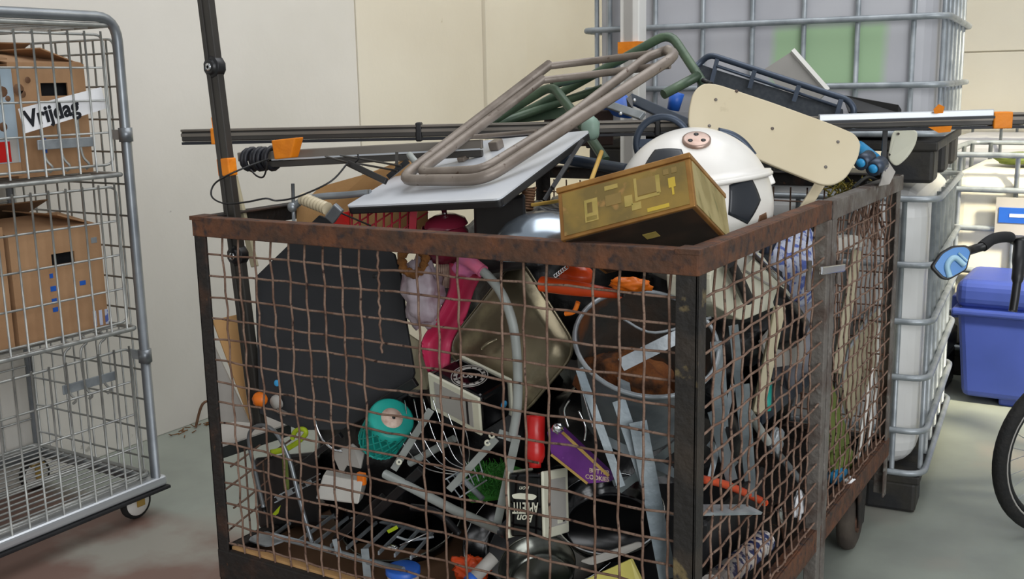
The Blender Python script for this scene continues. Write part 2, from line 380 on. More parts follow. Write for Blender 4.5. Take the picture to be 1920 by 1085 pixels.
# ---------------- rusty mesh bin ----------------
X0, X1, Y0, Y1, ZR, ZB = -1.962, -.691, 1.748, 3.403, 1.132, .291
YM = 2.616
b = T('mesh_bin', 'large rusty wire mesh bin on wheels heaped with scrap', 'bin')
def post(xa, xb, ya, yb, z0=.1, z1=ZR-.002, mat='rust_dark', name='post'): return b.add(name, MB().box((xa, ya, z0), (xb, yb, z1)), m[mat], bevel=.003)
tk = .006
def lpost(cx, cy, sx, sy, w_=.04, mat='rust_dark', z0=.1):
    mb = MB(); mb.box((min(cx, cx+sx*w_), min(cy, cy+sy*tk), z0), (max(cx, cx+sx*w_), max(cy, cy+sy*tk), ZR-.004))
    mb.box((min(cx, cx+sx*tk), min(cy, cy+sy*w_), z0), (max(cx, cx+sx*tk), max(cy, cy+sy*w_), ZR-.004)); b.add('corner_post', mb, m[mat], bevel=.002)
lpost(X0, Y0, 1, 1, .036); lpost(X1, Y0, -1, 1, .043, 'post_worn'); lpost(X0, Y1, 1, -1); lpost(X1, Y1, -1, -1, .04, 'rust_grey')
def lrail(a, c, mat, z=ZR, h=.046, w_=.03, name='top_rail'):   # angle iron: web outside, flange inwards on top
    a, c = V(a), V(c); d = (c-a); n = V((-d.y, d.x, 0)).normalized()
    mid = V(((X0+X1)/2, (Y0+Y1)/2, 0));
    if n.dot(mid-V((a.x, a.y, 0))) < 0: n = -n
    mb = MB(); mb.par(V((a.x, a.y, z-h))-n*.002, d, n*.006, V((0, 0, h))); mb.par(V((a.x, a.y, z-.005))+n*.004, d, n*w_, V((0, 0, .005)))
    b.add(name, mb, m[mat], bevel=.002)
lrail((X0-.002, Y0, 0), (X1, Y0, 0), 'rust'); lrail((X1, Y0, 0), (X1, YM-.005, 0), 'rust'); lrail((X1+.004, YM, 0), (X1+.004, Y1, 0), 'rust_grey', z=ZR-.002)
lrail((X0, Y1, 0), (X1, Y1, 0), 'rust_dark'); lrail((X0, Y0, 0), (X0, Y1, 0), 'rust_dark')
lrail((X0, Y0, 0), (X1, Y0, 0), 'rust_dark', z=ZB, h=.075, name='bottom_rail'); lrail((X1, Y0, 0), (X1, YM-.01, 0), 'rust', z=ZB, h=.06, name='bottom_rail')
lrail((X1, YM, 0), (X1, Y1, 0), 'rust', z=ZB, h=.06, name='bottom_rail'); lrail((X0, Y1, 0), (X1, Y1, 0), 'rust_dark', z=ZB, h=.06, name='bottom_rail'); lrail((X0, Y0, 0), (X0, Y1, 0), 'rust_dark', z=ZB, h=.06, name='bottom_rail')
post(X1-.03, X1+.004, YM-.036, YM-.006, .12, ZR-.046, 'rust_grey', 'door_post'); post(X1-.03, X1+.006, YM+.002, YM+.034, .12, ZR-.046, 'rust_grey', 'door_post')
for gx0, gx1 in ((X0, X0+.036), (X1-.036, X1+.003)): b.add('corner_gusset', MB().box((gx0-.008, Y0-.0035, ZR-.008), (gx1, Y0+.045, ZR+.002)), m['rust'], bevel=.001)
b.add('floor_plate', MB().box((X0+.01, Y0+.01, .235), (X1-.01, Y1-.01, .245)), m['rust_dark'])
for z in (.17,): 
    for xx in (X0+.1, X1-.14): b.add('undercarriage_beam', MB().box((xx, Y0+.02, .17), (xx+.05, Y1-.02, .234)), m['rust_dark'], bevel=.004)
WR = .0026
def wire(pts): b.add('wire', MB().tube(pts, WR, 6), m['wire'])
def wob(i, k, s): return noise.noise(V((i*1.37, k*.45, s)))*.004
fx = [-1.935+.0515*k for k in range(25)]
skip = {11: None, 15: None, 19: None}
for i in range(24):
    x = -1.882+.0515*(i)
    if x > X1-.05: break
    if any(abs(x-q) < .02 for q in (-1.16, -.943)): continue
    z1 = ZR-.045; z0 = ZB
    if abs(x+1.365) < .02: continue
    if abs(x+1.416) < .02: z0 = .86
    n = 18; wire([V((x+wob(i, k, 1), Y0+.012+.0022*math.cos(math.pi*k), z0+(z1-z0)*k/n)) for k in range(n+1)])
for i in range(15):
    z = 1.043-.0524*i
    n = 24; xe = X1-.012
    if i == 7: xe = -1.03
    sag = .008*math.sin(i*1.9)
    wire([V((X0+.008+(xe-X0-.008)*k/n, Y0+.012-.0022*math.cos(math.pi*k)+.003, z+wob(i, k, 5)+sag*math.sin(math.pi*k/n)-.0015*math.sin(k*.9+i))) for k in range(n+1)])
for (ya, yb, tag_) in ((Y0+.035, YM-.035, 0), (YM+.035, Y1-.03, 1)):
    n_ = int((yb-ya)/.0545)
    for i in range(n_):
        y = ya+.03+.0545*i; n = 16
        wire([V((X1-.014+.002*math.cos(math.pi*k), y+wob(i, k, 11+tag_), ZB+(ZR-.045-ZB)*k/n)) for k in range(n+1)])
    for i in range(15):
        z = 1.037-.0527*i; n = 16
        wire([V((X1-.010-.002*math.cos(math.pi*k)+(.006 if k == n else 0), ya-.02+(yb-ya+.02)*k/n, z+wob(i, k, 17+tag_)+(.005 if k >= n-1 else 0)*(k-n+2))) for k in range(n+1)])
for i in range(22):   # back mesh
    x = X0+.06+.0545*i
    wire([V((x+wob(i, k, 21), Y1-.012, ZB+(ZR-.05-ZB)*k/8)) for k in range(9)])
for i in range(15):
    z = 1.037-.0527*i; wire([V((X0+.02+(X1-X0-.04)*k/12, Y1-.015, z+wob(i, k, 23))) for k in range(13)])
# torn remains of the left side mesh
for i in range(4):
    z = .33+.055*i; wire([V((X0+.012, Y0+.02+.05*k+(.03 if i % 2 else 0), z+.012*k+wob(i, k, 31))) for k in range(6)])
for i in range(3):
    y = Y0+.10+.06*i; wire([V((X0+.014+wob(i, k, 33), y, ZB+.06*k)) for k in range(5-i)])
# chrome catch between the two side doors
mb = MB(); c0 = V((X1+.022, YM-.16, .985)); c1 = V((X1+.03, YM+.02, .965))
h = b.add('door_catch', MB().bar(c0, c1, .02, .008, (0, 0, 1)), m['chrome'], bevel=.003)
b.add('pin', MB().tube([c1+V((-.012, -.008, .018)), c1+V((-.012, -.008, -.04))], .006, 8), m['rust_grey'], parent=h)
b.add('pin', MB().tube([c0+V((-.03, .01, .02)), c0+V((-.03, .01, -.05))], .006, 8), m['rust_grey'], parent=h)
for (wx, wy) in ((-.745, 3.16), (-1.9, 3.16), (-.745, 1.98), (-1.9, 1.98)):
    wmb = MB().lathe((wx-.024, wy, .092), (1, 0, 0), [(.0, 0), (.07, 0), (.086, .006), (.092, .018), (.092, .032), (.086, .042), (.07, .048), (.0, .048)], 28)
    k = b.add('castor_wheel', wmb, m['wheelbrown'])
    b.add('hub', MB().lathe((wx-.028, wy, .092), (1, 0, 0), [(.0, 0), (.035, 0), (.035, .056), (0, .056)], 16), m['rust'], parent=k)
    fk = MB().hexa([V((wx-.036, wy-.03, .08)), V((wx-.036, wy+.03, .08)), V((wx-.036, wy+.05, .21)), V((wx-.036, wy-.05, .21)), V((wx-.03, wy-.03, .08)), V((wx-.03, wy+.03, .08)), V((wx-.03, wy+.05, .21)), V((wx-.03, wy-.05, .21))])
    fk.hexa([p+V((.066, 0, 0)) for p in fk.v[:8]]); fk.box((wx-.036, wy-.05, .2), (wx+.036, wy+.05, .232))
    b.add('castor_fork', fk, m['rust_dark'], bevel=.002)
b.done()

# ---------------- stacked liquid tanks ----------------
def ibc(name, label, x0, x1, y0, y1, z0, tank, pal, zt=(.14, .285, .465, .65, .835, 1.045), rows=7, H=1.09, tube_r=.0105, lid=True):
    t = T(name, label, 'tank', 'caged liquid tanks')
    # pallet with nine feet
    for i in range(3):
        for j in range(3):
            fx_ = x0+.02+(x1-x0-.20)*i/2; fy = y0+.01+(y1-y0-.17)*j/2
            t.add('pallet_foot', MB().box((fx_, fy, z0), (fx_+.16, fy+.15, z0+.105)), pal, bevel=(.012, 2))
    t.add('pallet_deck', MB().box((x0+.01, y0+.005, z0+.10), (x1-.01, y1-.005, z0+.13)), pal, bevel=.006)
    t.add('tank', MB().box((x0+.035, y0+.035, z0+.135), (x1-.035, y1-.035, z0+H-.02)), tank, bevel=(.09, 5))
    def loop(z, e=0): return fillet([V((x0+e, y0+e, z)), V((x1-e, y0+e, z)), V((x1-e, y1-e, z)), V((x0+e, y1-e, z))], .07, True, 5)
    for q in zt: t.add('cage_ring', MB().tube(loop(z0+q), tube_r, 8, True), m['galv'])
    def up(px_, py_):
        t.add('cage_upright', MB().tube([V((px_, py_, z0+zt[0]-.01)), V((px_, py_, z0+zt[-1]))], tube_r*.8, 8), m['galv'])
    for k in range(rows):
        xx = x0+.10+(x1-x0-.2)*k/(rows-1); up(xx, y0+.019); up(xx, y1-.019)
    for k in range(rows-1):
        yy = y0+.1+(y1-y0-.2)*k/(rows-2); up(x0+.019, yy); up(x1-.019, yy)
    if lid:
        cx_, cy_ = (x0+x1)/2, (y0+y1)/2
        t.add('filler_cap', MB().lathe((cx_, cy_, z0+H-.021), (0, 0, 1), [(.0, .045), (.08, .045), (.085, .03), (.085, 0)], 24), pal)
    return t
def turn(root, piv, deg):
    r = Matrix.Rotation(math.radians(deg), 3, 'Z'); p = V(piv); root.location = p+r @ (root.location-p); root.rotation_euler.z = math.radians(deg)
up_mat = masked('tank_plastic_with_green_stain', 'c2c2c6', 'a6c49c', (.07, -.8, .30), (.42, -.3, .50), .015, .45, 'b6b6bb', 3)
t = ibc('liquid_tank', 'white caged tank on the floor behind the bin, under another', -1.80, -.60, 3.515, 4.515, 0, m['ibc_white'], m['pallet'], lid=False)
turn(t.done(), (-.6, 3.5, 0), 5)
t = ibc('liquid_tank', 'grey caged tank with a green patch stacked on another tank', -1.80, -.60, 3.52, 4.50, 1.093, up_mat, m['pallet'], zt=(.155, .305, .51, .72, .93, 1.1), H=1.15)
turn(t.done(), (-.6, 3.5, 0), 5)
t = ibc('liquid_tank', 'cream sunlit caged tank with blue label behind the blue crate', -.93, .25, 5.35, 6.35, 0, m['ibc_far'], m['pallet'], zt=(.14, .32, .52, .72, .9, 1.06), tube_r=.014, rows=5, H=1.0)
lp = t.add('label_plate', MB().box((-.66, 5.325, .70), (-.2, 5.335, .87)), m['greyboard'])
lb = t.add('label', MB().box((-.645, 5.321, .755), (-.2, 5.326, .825)), m['blue'], label='blue label with white lettering')
t.add('print', MB().box((-.60, 5.319, .782), (-.53, 5.3215, .797)), m['paper'], parent=lb)
t.add('print', MB().box((-.50, 5.319, .772), (-.44, 5.3215, .812)), m['lime'], parent=lb)
t.add('print', MB().box((-.42, 5.319, .785), (-.33, 5.3215, .795)), m['paper'], parent=lb)
t.add('print', MB().box((-.24, 5.319, .765), (-.2, 5.3215, .805)), m['paper'], parent=lb)
t.done()
t = ibc('liquid_tank', 'grey caged tank farthest back against the back wall', -1.15, .05, 6.45, 7.2, 0, m['ibc'], m['pallet'], zt=(.14, .32, .52, .72, .9, 1.14), rows=5, H=1.1); t.done()
one('plastic_basin', 'sky blue plastic basin lying on the cream sunlit tank', 'basin', MB().box((-.42, 5.50, 1.002), (-.1, 5.66, 1.05)), m['skyblue'], bevel=.01)
one('folded_tarp', 'folded olive green tarp lying on the cream sunlit tank', 'tarp', MB().blob((-.6, 5.75, 1.02), (.13, .14, .03), 3, .2), m['olive'])

# ---------------- blue crate behind ----------------
c = T('plastic_crate', 'royal blue lidded plastic crate on the floor at right', 'crate')
c.add('body', MB().hexa([V((-.70, 4.90, 0.03)), V((.05, 4.90, 0.03)), V((.05, 5.28, 0.03)), V((-.70, 5.28, 0.03)), V((-.735, 4.88, .44)), V((.08, 4.88, .44)), V((.08, 5.3, .44)), V((-.735, 5.3, .44))]), m['bluebox'], bevel=(.03, 3))
c.add('lid', MB().box((-.745, 4.87, .43), (.09, 5.31, .555)), m['bluebox'], bevel=(.045, 4))
c.add('rim', MB().box((-.755, 4.86, .40), (.10, 5.32, .43)), m['bluebox'], bevel=.01)
c.add('latch', MB().box((-.775, 5.0, .36), (-.74, 5.1, .46)), m['bluebox'], bevel=.006)
for xx in (-.55, -.15): c.add('foot', MB().box((xx, 4.93, 0), (xx+.18, 5.25, .04)), m['bluebox'], bevel=.01)
c.done()
c = T('tool_case', 'black tool case on the floor between crate and tank', 'case')
c.add('body', MB().box((-.99, 4.98, 0), (-.79, 5.28, .17)), m['black'], bevel=.012); c.add('lid', MB().box((-.995, 4.975, .172), (-.785, 5.285, .27)), m['black'], bevel=.012)
c.add('trim_band', MB().box((-.985, 4.970, .163), (-.79, 4.98, .18)), m['galv']); c.done()

# ---------------- bicycle at the right edge ----------------
bk = T('bicycle', 'small wheeled bicycle standing at the right edge with blue mirror', 'bicycle')
R = .262; hub = at(1988, 852, d=3.33); hub.z = R
side = (RT*math.cos(.35)+FW*math.sin(.35)); side.z = 0; side.normalize(); axn = side.cross(V((0, 0, 1))).normalized()
def ring(rad, r, seg, n=48, off=0): return [hub+axn*off+(side*math.cos(2*math.pi*k/n)+V((0, 0, 1))*math.sin(2*math.pi*k/n))*rad for k in range(n)]
wk = bk.add('front_wheel', MB().tube(ring(R-.022, .022, 0), .022, 10, True), m['tyre'], label='black tyre')
bk.add('rim', MB().tube(ring(R-.05, .01, 0), .011, 8, True), m['black'], parent=wk); bk.add('reflective_band', MB().tube(ring(R-.036, 0, 0, off=.0165), .003, 6, True), m['greyboard'], parent=wk)
bk.add('reflective_band', MB().tube(ring(R-.036, 0, 0, off=-.0165), .003, 6, True), m['greyboard'], parent=wk)
bk.add('hub', MB().lathe(hub-axn*.05, axn, [(0, 0), (.02, 0), (.02, .02), (.012, .03), (.012, .07), (.02, .08), (.02, .1), (0, .1)], 16), m['chrome'], parent=wk)
for k in range(28):
    a = 2*math.pi*k/28; e = hub+(side*math.cos(a)+V((0, 0, 1))*math.sin(a))*(R-.055); s0 = hub+axn*(.03 if k % 2 else -.03)+(side*math.cos(a+(.9 if k % 4 < 2 else -.9))+V((0, 0, 1))*math.sin(a+(.9 if k % 4 < 2 else -.9)))*.018
    bk.add('spoke', MB().tube([s0, e], .0013, 5), m['alu'], parent=wk)
crown = hub+side*.04+V((0, 0, R+.05)); headtop = crown+side*.10+V((0, 0, .28))
for s in (-1, 1): bk.add('fork_blade', MB().tube(smoothline([hub+axn*.05*s, hub+axn*.048*s+side*.03+V((0, 0, .18)), crown+axn*.035*s]), .011, 10), m['black'])
bk.add('head_tube', MB().tube([crown, headtop], .02, 12), m['black']); bk.add('frame_tube', MB().tube([crown+V((0, 0, .04)), crown+side*.55+V((0, 0, -.18))], .022, 12), m['black'])
bk.add('frame_tube', MB().tube([crown+side*.55+V((0, 0, -.18)), crown+side*.78+V((0, 0, .45))], .018, 12), m['black'])
rear = hub+side*.98
bk.add('rear_wheel', MB().tube([p+side*.98 for p in ring(R-.022, 0, 0)], .022, 10, True), m['tyre'])
bk.add('chain_stay', MB().tube([crown+side*.55+V((0, 0, -.18)), rear], .012, 8), m['black']); bk.add('seat_stay', MB().tube([crown+side*.70+V((0, 0, .24)), rear], .01, 8), m['black'])
bk.add('saddle', MB().blob(crown+side*.8+V((0, 0, .5)), (.12, .08, .04), 2, .1), m['black'])
grip_end = at(1842, 462, d=3.12)
hb = smoothline([grip_end, at(1862, 448, d=3.14), at(1890, 444, d=3.18), at(1925, 450, d=3.24), headtop+V((0, 0, .16)), headtop+V((0, 0, .16))+axn*-.2])
bk.add('handlebar', MB().tube(hb, .0125, 10), m['black']); bk.add('stem', MB().tube([headtop, headtop+V((0, 0, .17))], .016, 10), m['black'])
bk.add('grip', MB().tube(hb[:14], .0165, 12), m['black_matt'])
lv = smoothline([at(1914, 452, d=3.19), at(1910, 500, d=3.16), at(1905, 545, d=3.15), at(1899, 584, d=3.15)])
bl = bk.add('brake_lever', MB().tube(lv, [.02]*6+[.017]*4+[.012]*9, 10), m['black'])
mp = [(1748, 500), (1766, 474), (1788, 462), (1812, 461), (1821, 470), (1815, 490), (1812, 505), (1780, 523), (1768, 521)]
md = 3.08
sh = [at(x, y, d=md) for x, y in mp]; cc = sum(sh, V())/len(sh)
mr_ = bk.add('mirror', MB().plate(fillet([cc+(p-cc)*1.07 for p in sh], .01, True, 3), .014, FW), m['black'], bevel=.003)
bk.add('mirror_glass', MB().plate([cc+(p-cc)*.93-FW*.0022 for p in fillet(sh, .01, True, 3)], .002, FW), m['mirror'], parent=mr_, label='blue mirror film')
bk.add('mirror_mark', MB().tube(fillet([at(1781, 519, d=md-.004), at(1774, 497, d=md-.004), at(1789, 479, d=md-.004), at(1808, 497, d=md-.004)], .02, False, 5), .009, 6), m['paleblue'], parent=mr_, label='pale blue curved mark')
bk.add('mirror_mark', MB().tube([at(1797, 474, d=md-.004), at(1813, 489, d=md-.004)], .004, 6), m['paleblue'], parent=mr_)
bk.add('mirror_mount', MB().tube([at(1810, 472, d=md+.01), grip_end], .013, 8), m['black'], parent=mr_)
bk.add('kickstand', MB().tube([crown+side*.55+V((0, 0, -.18)), V(((crown+side*.5+axn*.12).x, (crown+side*.5+axn*.12).y, .005))], .008, 8), m['galv'])
bk.done()

# ---------------- roll cage trolley ----------------
tr = T('roll_trolley', 'tall galvanised wire roll trolley holding cardboard boxes by the wall', 'trolley')
TX0, TX1, TY0, TY1, TZ = -3.5, -2.86, 1.46, 2.30, 1.655
for X in (TX0, TX1):
    tr.add('upright_frame', MB().tube(fillet([V((X, TY1, .11)), V((X, TY1, TZ)), V((X, TY0, TZ)), V((X, TY0, .11))], .075, False, 6), .0165, 12), m['steel_tube'])
def twire(pts, r=.0032): tr.add('wire', MB().tube(pts, r, 6), m['galv_wire'])
# end panel (towards the back of the picture)
twire(fillet([V((TX1-.02, TY1, .13)), V((TX1-.02, TY1, 1.59)), V((TX0+.02, TY1, 1.59)), V((TX0+.02, TY1, .13))], .03), .0045)
for k in range(9): x = TX0+.07+.0635*k; twire([V((x, TY1+.004, .13)), V((x, TY1+.004, 1.59))], .0036)
for k in range(14): z = .2+.1035*k; twire([V((TX0+.02, TY1-.003, z)), V((TX1-.02, TY1-.003, z))], .0036)
# gate panels on the long side facing the bin
for (z0, z1) in ((.15, .60), (.69, 1.13), (1.2, 1.60)):
    twire(fillet([V((TX1+.005, TY0+.05, z0)), V((TX1+.005, TY1-.06, z0)), V((TX1+.005, TY1-.06, z1)), V((TX1+.005, TY0+.05, z1))], .03, True)+[], .0042)
    n = 13
    for k in range(n): y = TY0+.06+(TY1-.07-TY0-.06)*k/(n-1); twire([V((TX1+.011, y, z0-.02)), V((TX1+.011, y, z1+.01))], .0036)
    nz_ = 4
    for k in range(1, nz_): z = z0+(z1-z0)*k/nz_; twire([V((TX1+.004, TY0+.05, z)), V((TX1+.004, TY1-.06, z))], .0036)
# back panel towards the wall
for k in range(12): y = TY0+.06+.065*k; twire([V((TX0-.004, y, .13)), V((TX0-.004, y, 1.6))], .0036)
for k in range(7): z = .25+.2*k; twire([V((TX0+.002, TY0+.02, z)), V((TX0+.002, TY1-.02, z))], .0036)
def shelf(z, n=10):
    tr.add('shelf_frame', MB().tube(fillet([V((TX0+.02, TY0+.03, z)), V((TX1+.0, TY0+.03, z)), V((TX1+.0, TY1-.02, z)), V((TX0+.02, TY1-.02, z))], .03, True), .0075, 8, True), m['galv_wire'])
    for k in range(n): x = TX0+.06+(TX1-TX0-.1)*k/(n-1); twire([V((x, TY0+.03, z-.004)), V((x, TY1-.02, z-.004))], .0036)
shelf(1.165); shelf(.66); shelf(.155, 14); shelf(1.63, 9)
tr.add('base_frame', MB().box((TX1-.03, TY0-.03, .098), (TX1+.02, TY1+.035, .135)), m['alu'], bevel=(.012, 3)); tr.add('base_frame', MB().box((TX0-.02, TY0-.03, .098), (TX0+.02, TY1+.03, .135)), m['steel_tube'], bevel=.008)
for y in (TY0-.02, TY1-.015): tr.add('base_frame', MB().box((TX0, y, .103), (TX1, y+.035, .132)), m['steel_tube'], bevel=.006)
tr.add('bumper_strip', MB().box((TX1+.005, TY0-.03, .086), (TX1+.026, TY1+.04, .0975)), m['black_matt'], bevel=.003)
for z in (.56, 1.29):
    tr.add('latch_bracket', MB().box((TX1-.075, TY1-.005, z-.016), (TX1+.004, TY1+.001, z+.016)), m['galv']); tr.add('collar', MB().lathe((TX1, TY1, z-.022), (0, 0, 1), [(.017, 0), (.022, 0), (.022, .044), (.017, .044)], 16), m['steel_tube'])
    lbk = tr.add('latch_plate', MB().box((TX1-.03, TY1-.30, z-.031-(.03 if z < 1 else 0)), (TX1-.024, TY1-.10, z-.001-(.03 if z < 1 else 0))), m['galv'], bevel=.002)
    for dy in (-.27, -.21, -.14):
        y = TY1+dy; tr.add('hook', MB().tube(smoothline([V((TX1-.05+.016, y, z+.11)), V((TX1-.05+.022, y+.012, z+.085)), V((TX1-.05+.022, y-.012, z+.06)), V((TX1-.05+.022, y-.008, z-.05)), V((TX1-.05+.03, y+.008, z-.085)), V((TX1-.05+.016, y+.006, z-.10))]), .0042, 6), m['galv_wire'])
for (wx, wy) in ((TX1-.04, TY1-.06), (TX0+.05, TY1-.06), (TX1-.04, TY0+.06), (TX0+.05, TY0+.06)):
    k = tr.add('castor_wheel', MB().lathe((wx-.014, wy, .0585), (1, 0, 0), [(0, 0), (.042, 0), (.055, .002), (.0585, .008), (.0585, .02), (.055, .026), (.042, .028), (0, .028)], 24), m['tyre'])
    tr.add('wheel_disc', MB().lathe((wx-.0165, wy, .0585), (1, 0, 0), [(0, 0), (.043, 0), (.046, .003), (.046, .03), (.043, .033), (0, .033)], 24), m['white'], parent=k)
    tr.add('castor_fork', MB().box((wx-.026, wy-.02, .05), (wx-.021, wy+.02, .1)).box((wx+.021, wy-.012, .045), (wx+.026, wy+.02, .1)).box((wx-.026, wy-.025, .094), (wx+.026, wy+.03, .1)), m['gold'], bevel=.002)
tr.done()

def carton(name, label, lo, hi, mat, hole=None, flaps=True, marks=(), tilt=0):
    lo, hi = V(lo), V(hi); t = T(name, label, 'box', 'cardboard boxes on the trolley'); th = .006
    # walls: the wall facing +X has a real hand hole when asked for
    t.add('wall', MB().box(lo, (lo.x+th, hi.y, hi.z)), mat); t.add('wall', MB().box((lo.x+th, lo.y, lo.z), (hi.x-th, lo.y+th, hi.z)), mat); t.add('wall', MB().box((lo.x+th, hi.y-th, lo.z), (hi.x-th, hi.y, hi.z)), mat)
    t.add('bottom', MB().box((lo.x+th, lo.y+th, lo.z), (hi.x-th, hi.y-th, lo.z+th)), mat)
    if hole:
        a, b_, c_, d_ = hole; mb = MB()
        mb.box((hi.x-th, lo.y, lo.z), (hi.x, a, hi.z)); mb.box((hi.x-th, b_, lo.z), (hi.x, hi.y, hi.z)); mb.box((hi.x-th, a, lo.z), (hi.x, b_, c_)); mb.box((hi.x-th, a, d_), (hi.x, b_, hi.z)); t.add('front_wall', mb, mat)
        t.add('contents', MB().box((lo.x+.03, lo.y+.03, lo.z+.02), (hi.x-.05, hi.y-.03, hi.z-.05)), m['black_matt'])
    else: t.add('front_wall', MB().box((hi.x-th, lo.y, lo.z), (hi.x, hi.y, hi.z)), mat)
    if flaps:
        w_ = (hi.x-lo.x)*.5
        t.add('flap', MB().par((hi.x-.004, lo.y+.004, hi.z), (-w_*.95, 0, .03), (0, hi.y-lo.y-.008, 0), (0, 0, .004)), mat); t.add('flap', MB().par((lo.x+.004, lo.y+.004, hi.z), (w_*.8, 0, .07), (0, hi.y-lo.y-.008, 0), (0, 0, .004)), m['card_in'])
        t.add('flap', MB().par((lo.x+.02, hi.y-.004, hi.z), (hi.x-lo.x-.04, 0, 0), (0, -.13, .045), (0, 0, .004)), mat)
    for (y0_, y1_, z0_, z1_, mm) in marks: t.add('print', MB().box((hi.x, y0_, z0_), (hi.x+.0008, y1_, z1_)), m[mm])
    t.done()
def TY(px, py, x=-2.93): p = at(px, py, x=x); return p.y, p.z
# upper shelf
ya, za = TY(72, 330, -2.95); yb, zb = TY(186, 120, -2.95)
h0 = TY(78, 180, -2.95); h1 = TY(126, 155, -2.95)
carton('cardboard_box', 'brown cardboard box with hand hole on the upper trolley shelf', (-3.38, 1.97, 1.175), (-2.95, 2.235, zb), m['card'], (h0[0], h1[0], h0[1], h1[1]), True, [(2.06, 2.075, 1.275, 1.29, 'blue'), (2.06, 2.075, 1.245, 1.258, 'blue')])
p0 = TY(0, 330, -2.93); p1 = TY(78, 125, -2.93)
t = T('printed_carton', 'pale blue printed carton on the upper trolley shelf, beside the brown box', 'box')
t.add('body', MB().box((-3.3, 1.58, 1.185), (-2.925, 1.965, p1[1])), m['card']); 
t.add('print', MB().box((-2.925, 1.58, 1.225), (-2.9242, 1.965, p1[1])), M('pale_blue_print', '9fb0bc', 'b0bec8', 4, .6), label='pale blue printed panel')
for (px, py, r) in ((5, 172, .016), (35, 168, .018), (15, 185, .009), (42, 176, .012), (6, 238, .014), (52, 150, .01)):
    q = TY(px, py, -2.924); t.add('print', MB().lathe((-2.9242, q[0], q[1]), (1, 0, 0), [(r, 0), (r*.8, .001), (0, .001)], 10), m['rustpatch'])
q0 = TY(0, 305, -2.924); q1 = TY(18, 265, -2.924); t.add('print', MB().box((-2.9242, q0[0]-.1, q0[1]), (-2.9232, q1[0], q1[1])), m['red'])
q0 = TY(22, 305, -2.924); q1 = TY(78, 258, -2.924); t.add('print', MB().box((-2.9242, q0[0], q0[1]), (-2.9234, 1.96, q1[1])), m['greyboard'])
t.add('flap', MB().par((-2.93, 1.6, p1[1]), (-.2, 0, .05), (0, .36, 0.02), (0, 0, .004)), m['card']); t.done()
one('black_bundle', 'black crumpled bundle in the pale blue carton', 'bundle', MB().blob((-3.02, 1.83, p1[1]+.045), (.07, .09, .03), 5, .3), m['black_matt'])
# day sign clipped to the gate
sp = [at(34, 204, x=-2.871), at(190, 163, x=-2.871), at(200, 203, x=-2.871), at(47, 250, x=-2.871)]
t = T('day_sign', 'white paper sign reading Vrijdag on the trolley gate', 'sign'); t.add('paper', MB().plate(sp, .001), m['paper'])
rr = (sp[1]-sp[0]).normalized(); uu = V((1, 0, 0)).cross(rr); cpt = at(98, 212, x=-2.871)
t.add('lettering', text_mb('Vrijdag', cpt+V((.0012, 0, 0)), rr, uu, .068, .0004, bold=.0022), m['navy']); t.done()
# middle shelf
q0 = TY(38, 655, -2.92); q1 = TY(196, 420, -2.92); h0 = TY(98, 498, -2.92); h1 = TY(139, 470, -2.92)
mk = []
for (px, py, w_, hh, c_) in ((96, 517, .012, .014, 'blue'), (100, 541, .02, .016, 'blue'), (102, 564, .018, .016, 'blue'), (104, 580, .018, .014, 'blue'), (155, 530, .022, .014, 'blue'), (176, 450, .022, .018, 'galv')):
    y_, z_ = TY(px, py, -2.92); mk.append((y_-w_/2, y_+w_/2, z_-hh/2, z_+hh/2, c_))
for k in range(3): y_, z_ = TY(178+11*k, 597-2*k, -2.92); mk.append((y_-.006, y_+.006, z_-.025, z_+.025, 'bluewhite'))
carton('cardboard_box', 'brown cardboard box with blue marks on the middle trolley shelf', (-3.34, q0[0], .67), (-2.92, 2.215, q1[1]), m['card'], (h0[0], h1[0], h0[1], h1[1]), True, mk)
carton('cardboard_box', 'brown cardboard box at the left picture edge, middle trolley shelf', (-3.3, 1.52, .67), (-2.925, q0[0]-.012, 1.04), m['card'])
# =================== the scrap heap ===================
# black lumps added for a dark background and to block see-through gaps
for (c_, r_, sd, lab) in (
    ((-1.74, 2.12, .46), (.17, .15, .21), 11, 'added black filler lump low at the left end behind the white foam block'),
    ((-1.64, 2.48, .48), (.26, .24, .22), 1, 'added black filler lump low in the heap behind the teal basket'),
    ((-1.15, 2.48, .46), (.26, .26, .22), 2, 'added black filler lump low in the heap behind the two black tins'),
    ((-1.45, 2.50, .90), (.30, .24, .20), 3, 'added black filler lump behind the dark painted panel under the white table'),
    ((-1.02, 2.66, .84), (.24, .28, .17), 4, 'added black filler lump behind the bucket and under the football barbecue'),
    ((-1.30, 3.08, .53), (.36, .24, .27), 5, 'added black filler lump at the back of the heap, low'),
    ((-1.35, 3.04, .96), (.36, .24, .15), 6, 'added black filler lump at the back of the heap, under the green chair frame')):
    one('black_filler', lab, 'bag', MB().blob(c_, r_, sd, .22, 2.4, seg=36, rings=24), m['bag'], 'added black lumps filling the bin')

